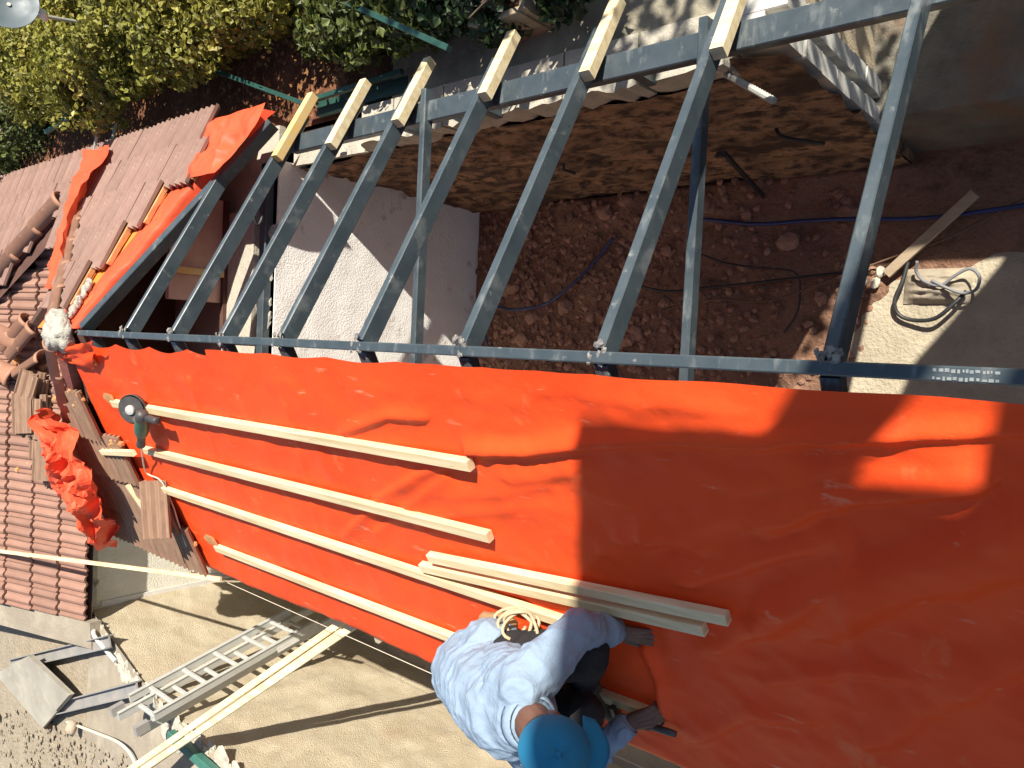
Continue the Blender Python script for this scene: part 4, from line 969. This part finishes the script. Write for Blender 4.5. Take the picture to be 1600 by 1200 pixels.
J = dict(pel=PL(765,1055,.34),hipL=PL(785,1030,.33),hipR=PL(790,1085,.31),chest=PL(798,1108,.56),neck=PL(833,1130,.655),head=PL(866,1168,.73),
 shL=PL(818,1070,.565),shR=PL(828,1164,.53),elL=PL(903,984,.27),wrL=PL(962,986,.06),tipL=PL(1028,1002,.02),
 elR=PL(905,1200,.32),wrR=PL(985,1128,.11),tipR=PL(1036,1115,.05),
 knL=PL(915,1022,.25),anL=PL(908,1066,.07),knR=PL(908,1115,.30),anR=PL(893,1125,.07))
ps_ = thing('person', PL(850,1090), 'worker in light blue shirt and blue cap crouching on the orange tarp', 'person')
def hand(mb, W, fdir, nrm, side, curls, spread=.10, scale=1.0, thumb_in=.2, out=1.0):
    fdir = V(fdir).normalized(); nrm = V(nrm); nrm = (nrm - fdir * nrm.dot(fdir)).normalized(); lat = fdir.cross(nrm) * side      # lat points to the thumb side
    S_ = scale
    for k, o_ in enumerate((.030, .010, -.010, -.029)):
        capsule(mb, W + lat * o_ * .7 * S_ + fdir * .012 * S_, W + fdir * (.088 - abs(o_)*.25) * S_ + lat * o_ * S_, .0155*S_, .0125*S_, 10)
    Ls = ((.040,.025,.020), (.044,.028,.022), (.041,.026,.021), (.032,.020,.018))
    for k, o_ in enumerate((.030, .010, -.010, -.029)):
        p = W + fdir * (.088 - abs(o_)*.25) * S_ + lat * o_ * S_; d = (fdir + lat * (o_ / .03) * spread).normalized(); c_ = curls[k]
        for q, l_ in enumerate(Ls[k]):
            ax_ = lat; d = d.copy(); d.rotate(Quaternion(fdir.cross(nrm), -c_ if False else 0)); d = (d * math.cos(c_) - nrm * math.sin(c_)).normalized() if q else (d * math.cos(c_*.6) - nrm * math.sin(c_*.6)).normalized()
            e = p + d * l_ * S_; capsule(mb, p, e, (.0098 - .0009*q)*S_, (.0092 - .0012*q)*S_, 9); p = e
    p = W + fdir * .022 * S_ + lat * .024 * S_
    for d, l_, r_ in (((fdir * .6 + lat * .8 * out - nrm * thumb_in), .042, .0135), ((fdir * .9 + lat * .35 * out - nrm * thumb_in), .032, .011), ((fdir * 1.0 + lat * .05 - nrm * thumb_in), .026, .0098)):
        e = p + d.normalized() * l_ * S_; capsule(mb, p, e, r_*S_, r_*.86*S_, 9); p = e
body = MB()
chain(body, [J['pel'], J['chest'], J['neck']], [.11, .12, .06]); chain(body, [J['neck'], J['head']], [.062, .06])
for sd_ in 'LR':
    chain(body, [J['chest'], J['sh'+sd_], J['el'+sd_], J['wr'+sd_]], [.09, .055, .040, .029]); chain(body, [J['pel'], J['hip'+sd_], J['kn'+sd_], J['an'+sd_]], [.10, .075, .05, .036])
hu = ((J['head'] - J['pel']).normalized() * .55 + (O - J['head']).normalized() * .75).normalized(); fd = (PL(960,1130,.1) - J['head']).normalized(); fd = (fd - hu * fd.dot(hu)).normalized(); hl = hu.cross(fd)
H = J['head']
def hp(f_, u_, l_): return H + fd * f_ + hu * u_ + hl * l_
capsule(body, hp(-.015, .03, 0), hp(.015, .02, 0), .088, .084, 18); capsule(body, hp(.03, -.04, 0), hp(.055, -.085, 0), .066, .042, 16)
capsule(body, hp(.092, .0, 0), hp(.112, -.03, 0), .009, .015, 10)                     # nose
for q in (-1, 1):
    capsule(body, hp(.0, .0, q*.082), hp(-.012, -.035, q*.086), .016, .013, 10)        # ears
    capsule(body, hp(.082, .022, q*.02), hp(.072, .02, q*.05), .013, .012, 10)         # brow
    capsule(body, hp(.062, -.03, q*.04), hp(.05, -.03, q*.055), .022, .02, 10)         # cheek
capsule(body, hp(.092, -.062, -.018), hp(.092, -.062, .018), .010, .010, 10)          # mouth
hand(body, J['wrL'], J['tipL'] - J['wrL'] + V((0,0,-.02)), nL_, 1, (.10, .12, .12, .15), .14)
hand(body, J['wrR'], J['tipR'] - J['wrR'], nL_ + V((0,.2,0)), 1, (.55, .60, .62, .65), .05, thumb_in=.5)
skinned('body', body, 'skin', ps_, .0042, 3)
TA = (J['neck'] - J['pel']).normalized()
def wr(p, n_):
    q = p - J['pel']; a = q.dot(TA); w_ = V((noise.noise(p*4), noise.noise(p*4 + V((9,2,1))), 0)) * .06
    f1 = 1 - 2.2*abs(noise.noise(V((a*13 + w_.x*40, (q.x - q.z)*2.4 + w_.y*20, q.y*3.0)))); f2 = 1 - 2.2*abs(noise.noise(V((p.x*10 + a*5, p.y*11, p.z*12)) + V((4,4,4))))
    return .011 * max(0, f1) ** 1.6 + .006 * max(0, f2) ** 2 + .005 * noise.noise(p * 5)
sh = MB()
chain(sh, [PL(742,1050,.27), J['pel'] + V((0,.03,.02)), PL(775,1085,.50), J['chest'], J['neck'] + (J['chest']-J['neck'])*.28], [.17, .165, .160, .150, .085])
for q in (J['hipL'] + V((.02,.06,0)), J['hipR'] + V((0,.05,0))): capsule(sh, q, J['pel'], .115, .14)
for sd_ in 'LR':
    w_ = J['wr'+sd_]; e_ = J['el'+sd_]; chain(sh, [J['chest'], J['sh'+sd_], e_, w_.lerp(e_, .12)], [.13, .085, .062, .042])
    capsule(sh, J['sh'+sd_].lerp(J['pel'], .5), J['sh'+sd_], .12, .085)
shirt = skinned('shirt', sh, 'shirt', ps_, .006, 4, wr)
col_ = MB(); nk = J['neck'] + (J['chest']-J['neck'])*.08; nd_ = (J['neck'] - J['chest']).normalized()
col_.lathe(nk - nd_*.025, nd_, [(0,.092),(.02,.088),(.045,.080),(.046,.074),(.02,.078),(0,.082)], 26); col_.build('collar', 'shirt', shirt, smooth=True)
for sd_ in 'LR':
    w_ = J['wr'+sd_]; e_ = J['el'+sd_]; d_ = (w_ - e_).normalized(); cu = MB(); cu.lathe(w_.lerp(e_, .22), d_, [(0,.047),(.006,.050),(.052,.047),(.053,.042),(.0,.042)], 20); cu.build('cuff', 'shirt', shirt, smooth=True)
tr_ = MB()
chain(tr_, [J['pel'] - V((0,0,.05)), J['pel']], [.14, .135])
for sd_ in 'LR': chain(tr_, [J['pel'], J['hip'+sd_], J['kn'+sd_], J['an'+sd_] + (J['kn'+sd_]-J['an'+sd_])*.12], [.12, .105, .082, .062])
skinned('trousers', tr_, 'jeans', ps_, .008, 4, lambda p, n_: .006 * (1 - 2*abs(noise.noise(p * 13))) + .003 * noise.noise(p * 22))
for sd_, toe in (('L', PL(935, 1082, .025)), ('R', PL(925, 1150, .025))):
    a_ = J['an'+sd_]; a2 = PL(0,0) * 0 + V((a_.x, a_.y, zl(a_.x) + .05)); sb_ = MB()
    tt = V((toe.x, toe.y, zl(toe.x) + .045)); dd_ = (tt - a2); dd_ = dd_.normalized() * .17; chain(sb_, [a2 - dd_*.35, a2 + dd_*.35, a2 + dd_], [.040, .046, .040]); chain(sb_, [a_, a2], [.045, .045])
    skinned('shoe', sb_, 'shoe', ps_, .007, 3)
cp = MB(); n = 22; rings = 9; vs = []
for i in range(rings + 1):
    a = (math.pi/2) * (i / rings)
    for k in range(n):
        t = 2*math.pi*k/n; r_ = .097 * math.cos(a) ** .8 if i < rings else .001
        vs.append(hp(-.005 + r_*1.08*math.cos(t), .030 + .098*math.sin(a) - .004*math.cos(3*t), r_*.95*math.sin(t)))
fs = [(i*n+k, i*n+(k+1) % n, (i+1)*n+(k+1) % n, (i+1)*n+k) for i in range(rings) for k in range(n)]
cp.add(vs, fs); capo = cp.build('cap', 'cap_blue', ps_, smooth=True, normals=False)
br = MB(); br.grid(lambda u, v: hp(.075 + .085*v*math.cos((u-.5)*2.2), .028 - .022*v - .05*((u-.5)**2)*1.2, (u-.5)*.185*(1 - .12*v)), 14, 6); bo = br.build('cap_brim', 'cap_blue', capo, smooth=True, normals=False)
so_ = bo.modifiers.new('s', 'SOLIDIFY'); so_.thickness = .004
MB().lathe(hp(-.005, .127, 0), hu, [(0,.009),(.004,.008),(.007,.003)], 10).build('cap_button', 'cap_blue', capo, smooth=True)
hr_ = MB(); hr_.grid(lambda u, v: hp(-.012 - .088*math.cos((u-.5)*2.6) , .036 - .06*v, .088*math.sin((u-.5)*2.6)), 14, 5); hr_.build('hair', 'hair', ps_, smooth=True, normals=False)
# hammer in the right hand
hm = thing('hammer', PL(1000,1128), 'dark hammer gripped in the hand at the tarp edge', 'hammer')
ha, hb_ = PL(962,1119,.075), PL(1056,1147,.05); hd = (hb_ - ha).normalized()
MB().lathe(ha, hd, [(0,.010),(.05,.009),(.12,.012),(.22,.014),((hb_-ha).length,.012)], 12).build('handle', 'tool_dark', hm, smooth=True)
hs = hd.cross(nL_).normalized(); b = MB(); b.bar(ha - hs*.05, ha + hs*.03, .024, .024, ch=.004); b.bar(ha + hs*.03, ha + hs*.075 - nL_*.012, .022, .008); b.build('head', 'tool_dark', hm)
# tool pouch with rope
tp = thing('tool_pouch', PL(785, 990), 'tan leather pouch with coiled beige rope at the worker hip', 'pouch')
pc = PL(774, 982, .20); b = MB(); b.lump(pc, .085, 2, 3, .25, (.75, 1.25, .9), 1.5); b.build('pouch', 'leather', tp, smooth=True)
b = MB()
for k in range(5):
    c_ = PL(800 + 4*k, 972 + 2*k, .22 + .01*k); a0 = ru(0, 6); b.tube([c_ + V((.045*math.cos(t), .075*math.sin(t), .02*math.sin(2*t + a0) - .03*math.cos(t))) for t in [2*math.pi*i/22 + a0 for i in range(21)]], .0065, 7)
b.build('rope_coil', 'rope', tp, smooth=True)
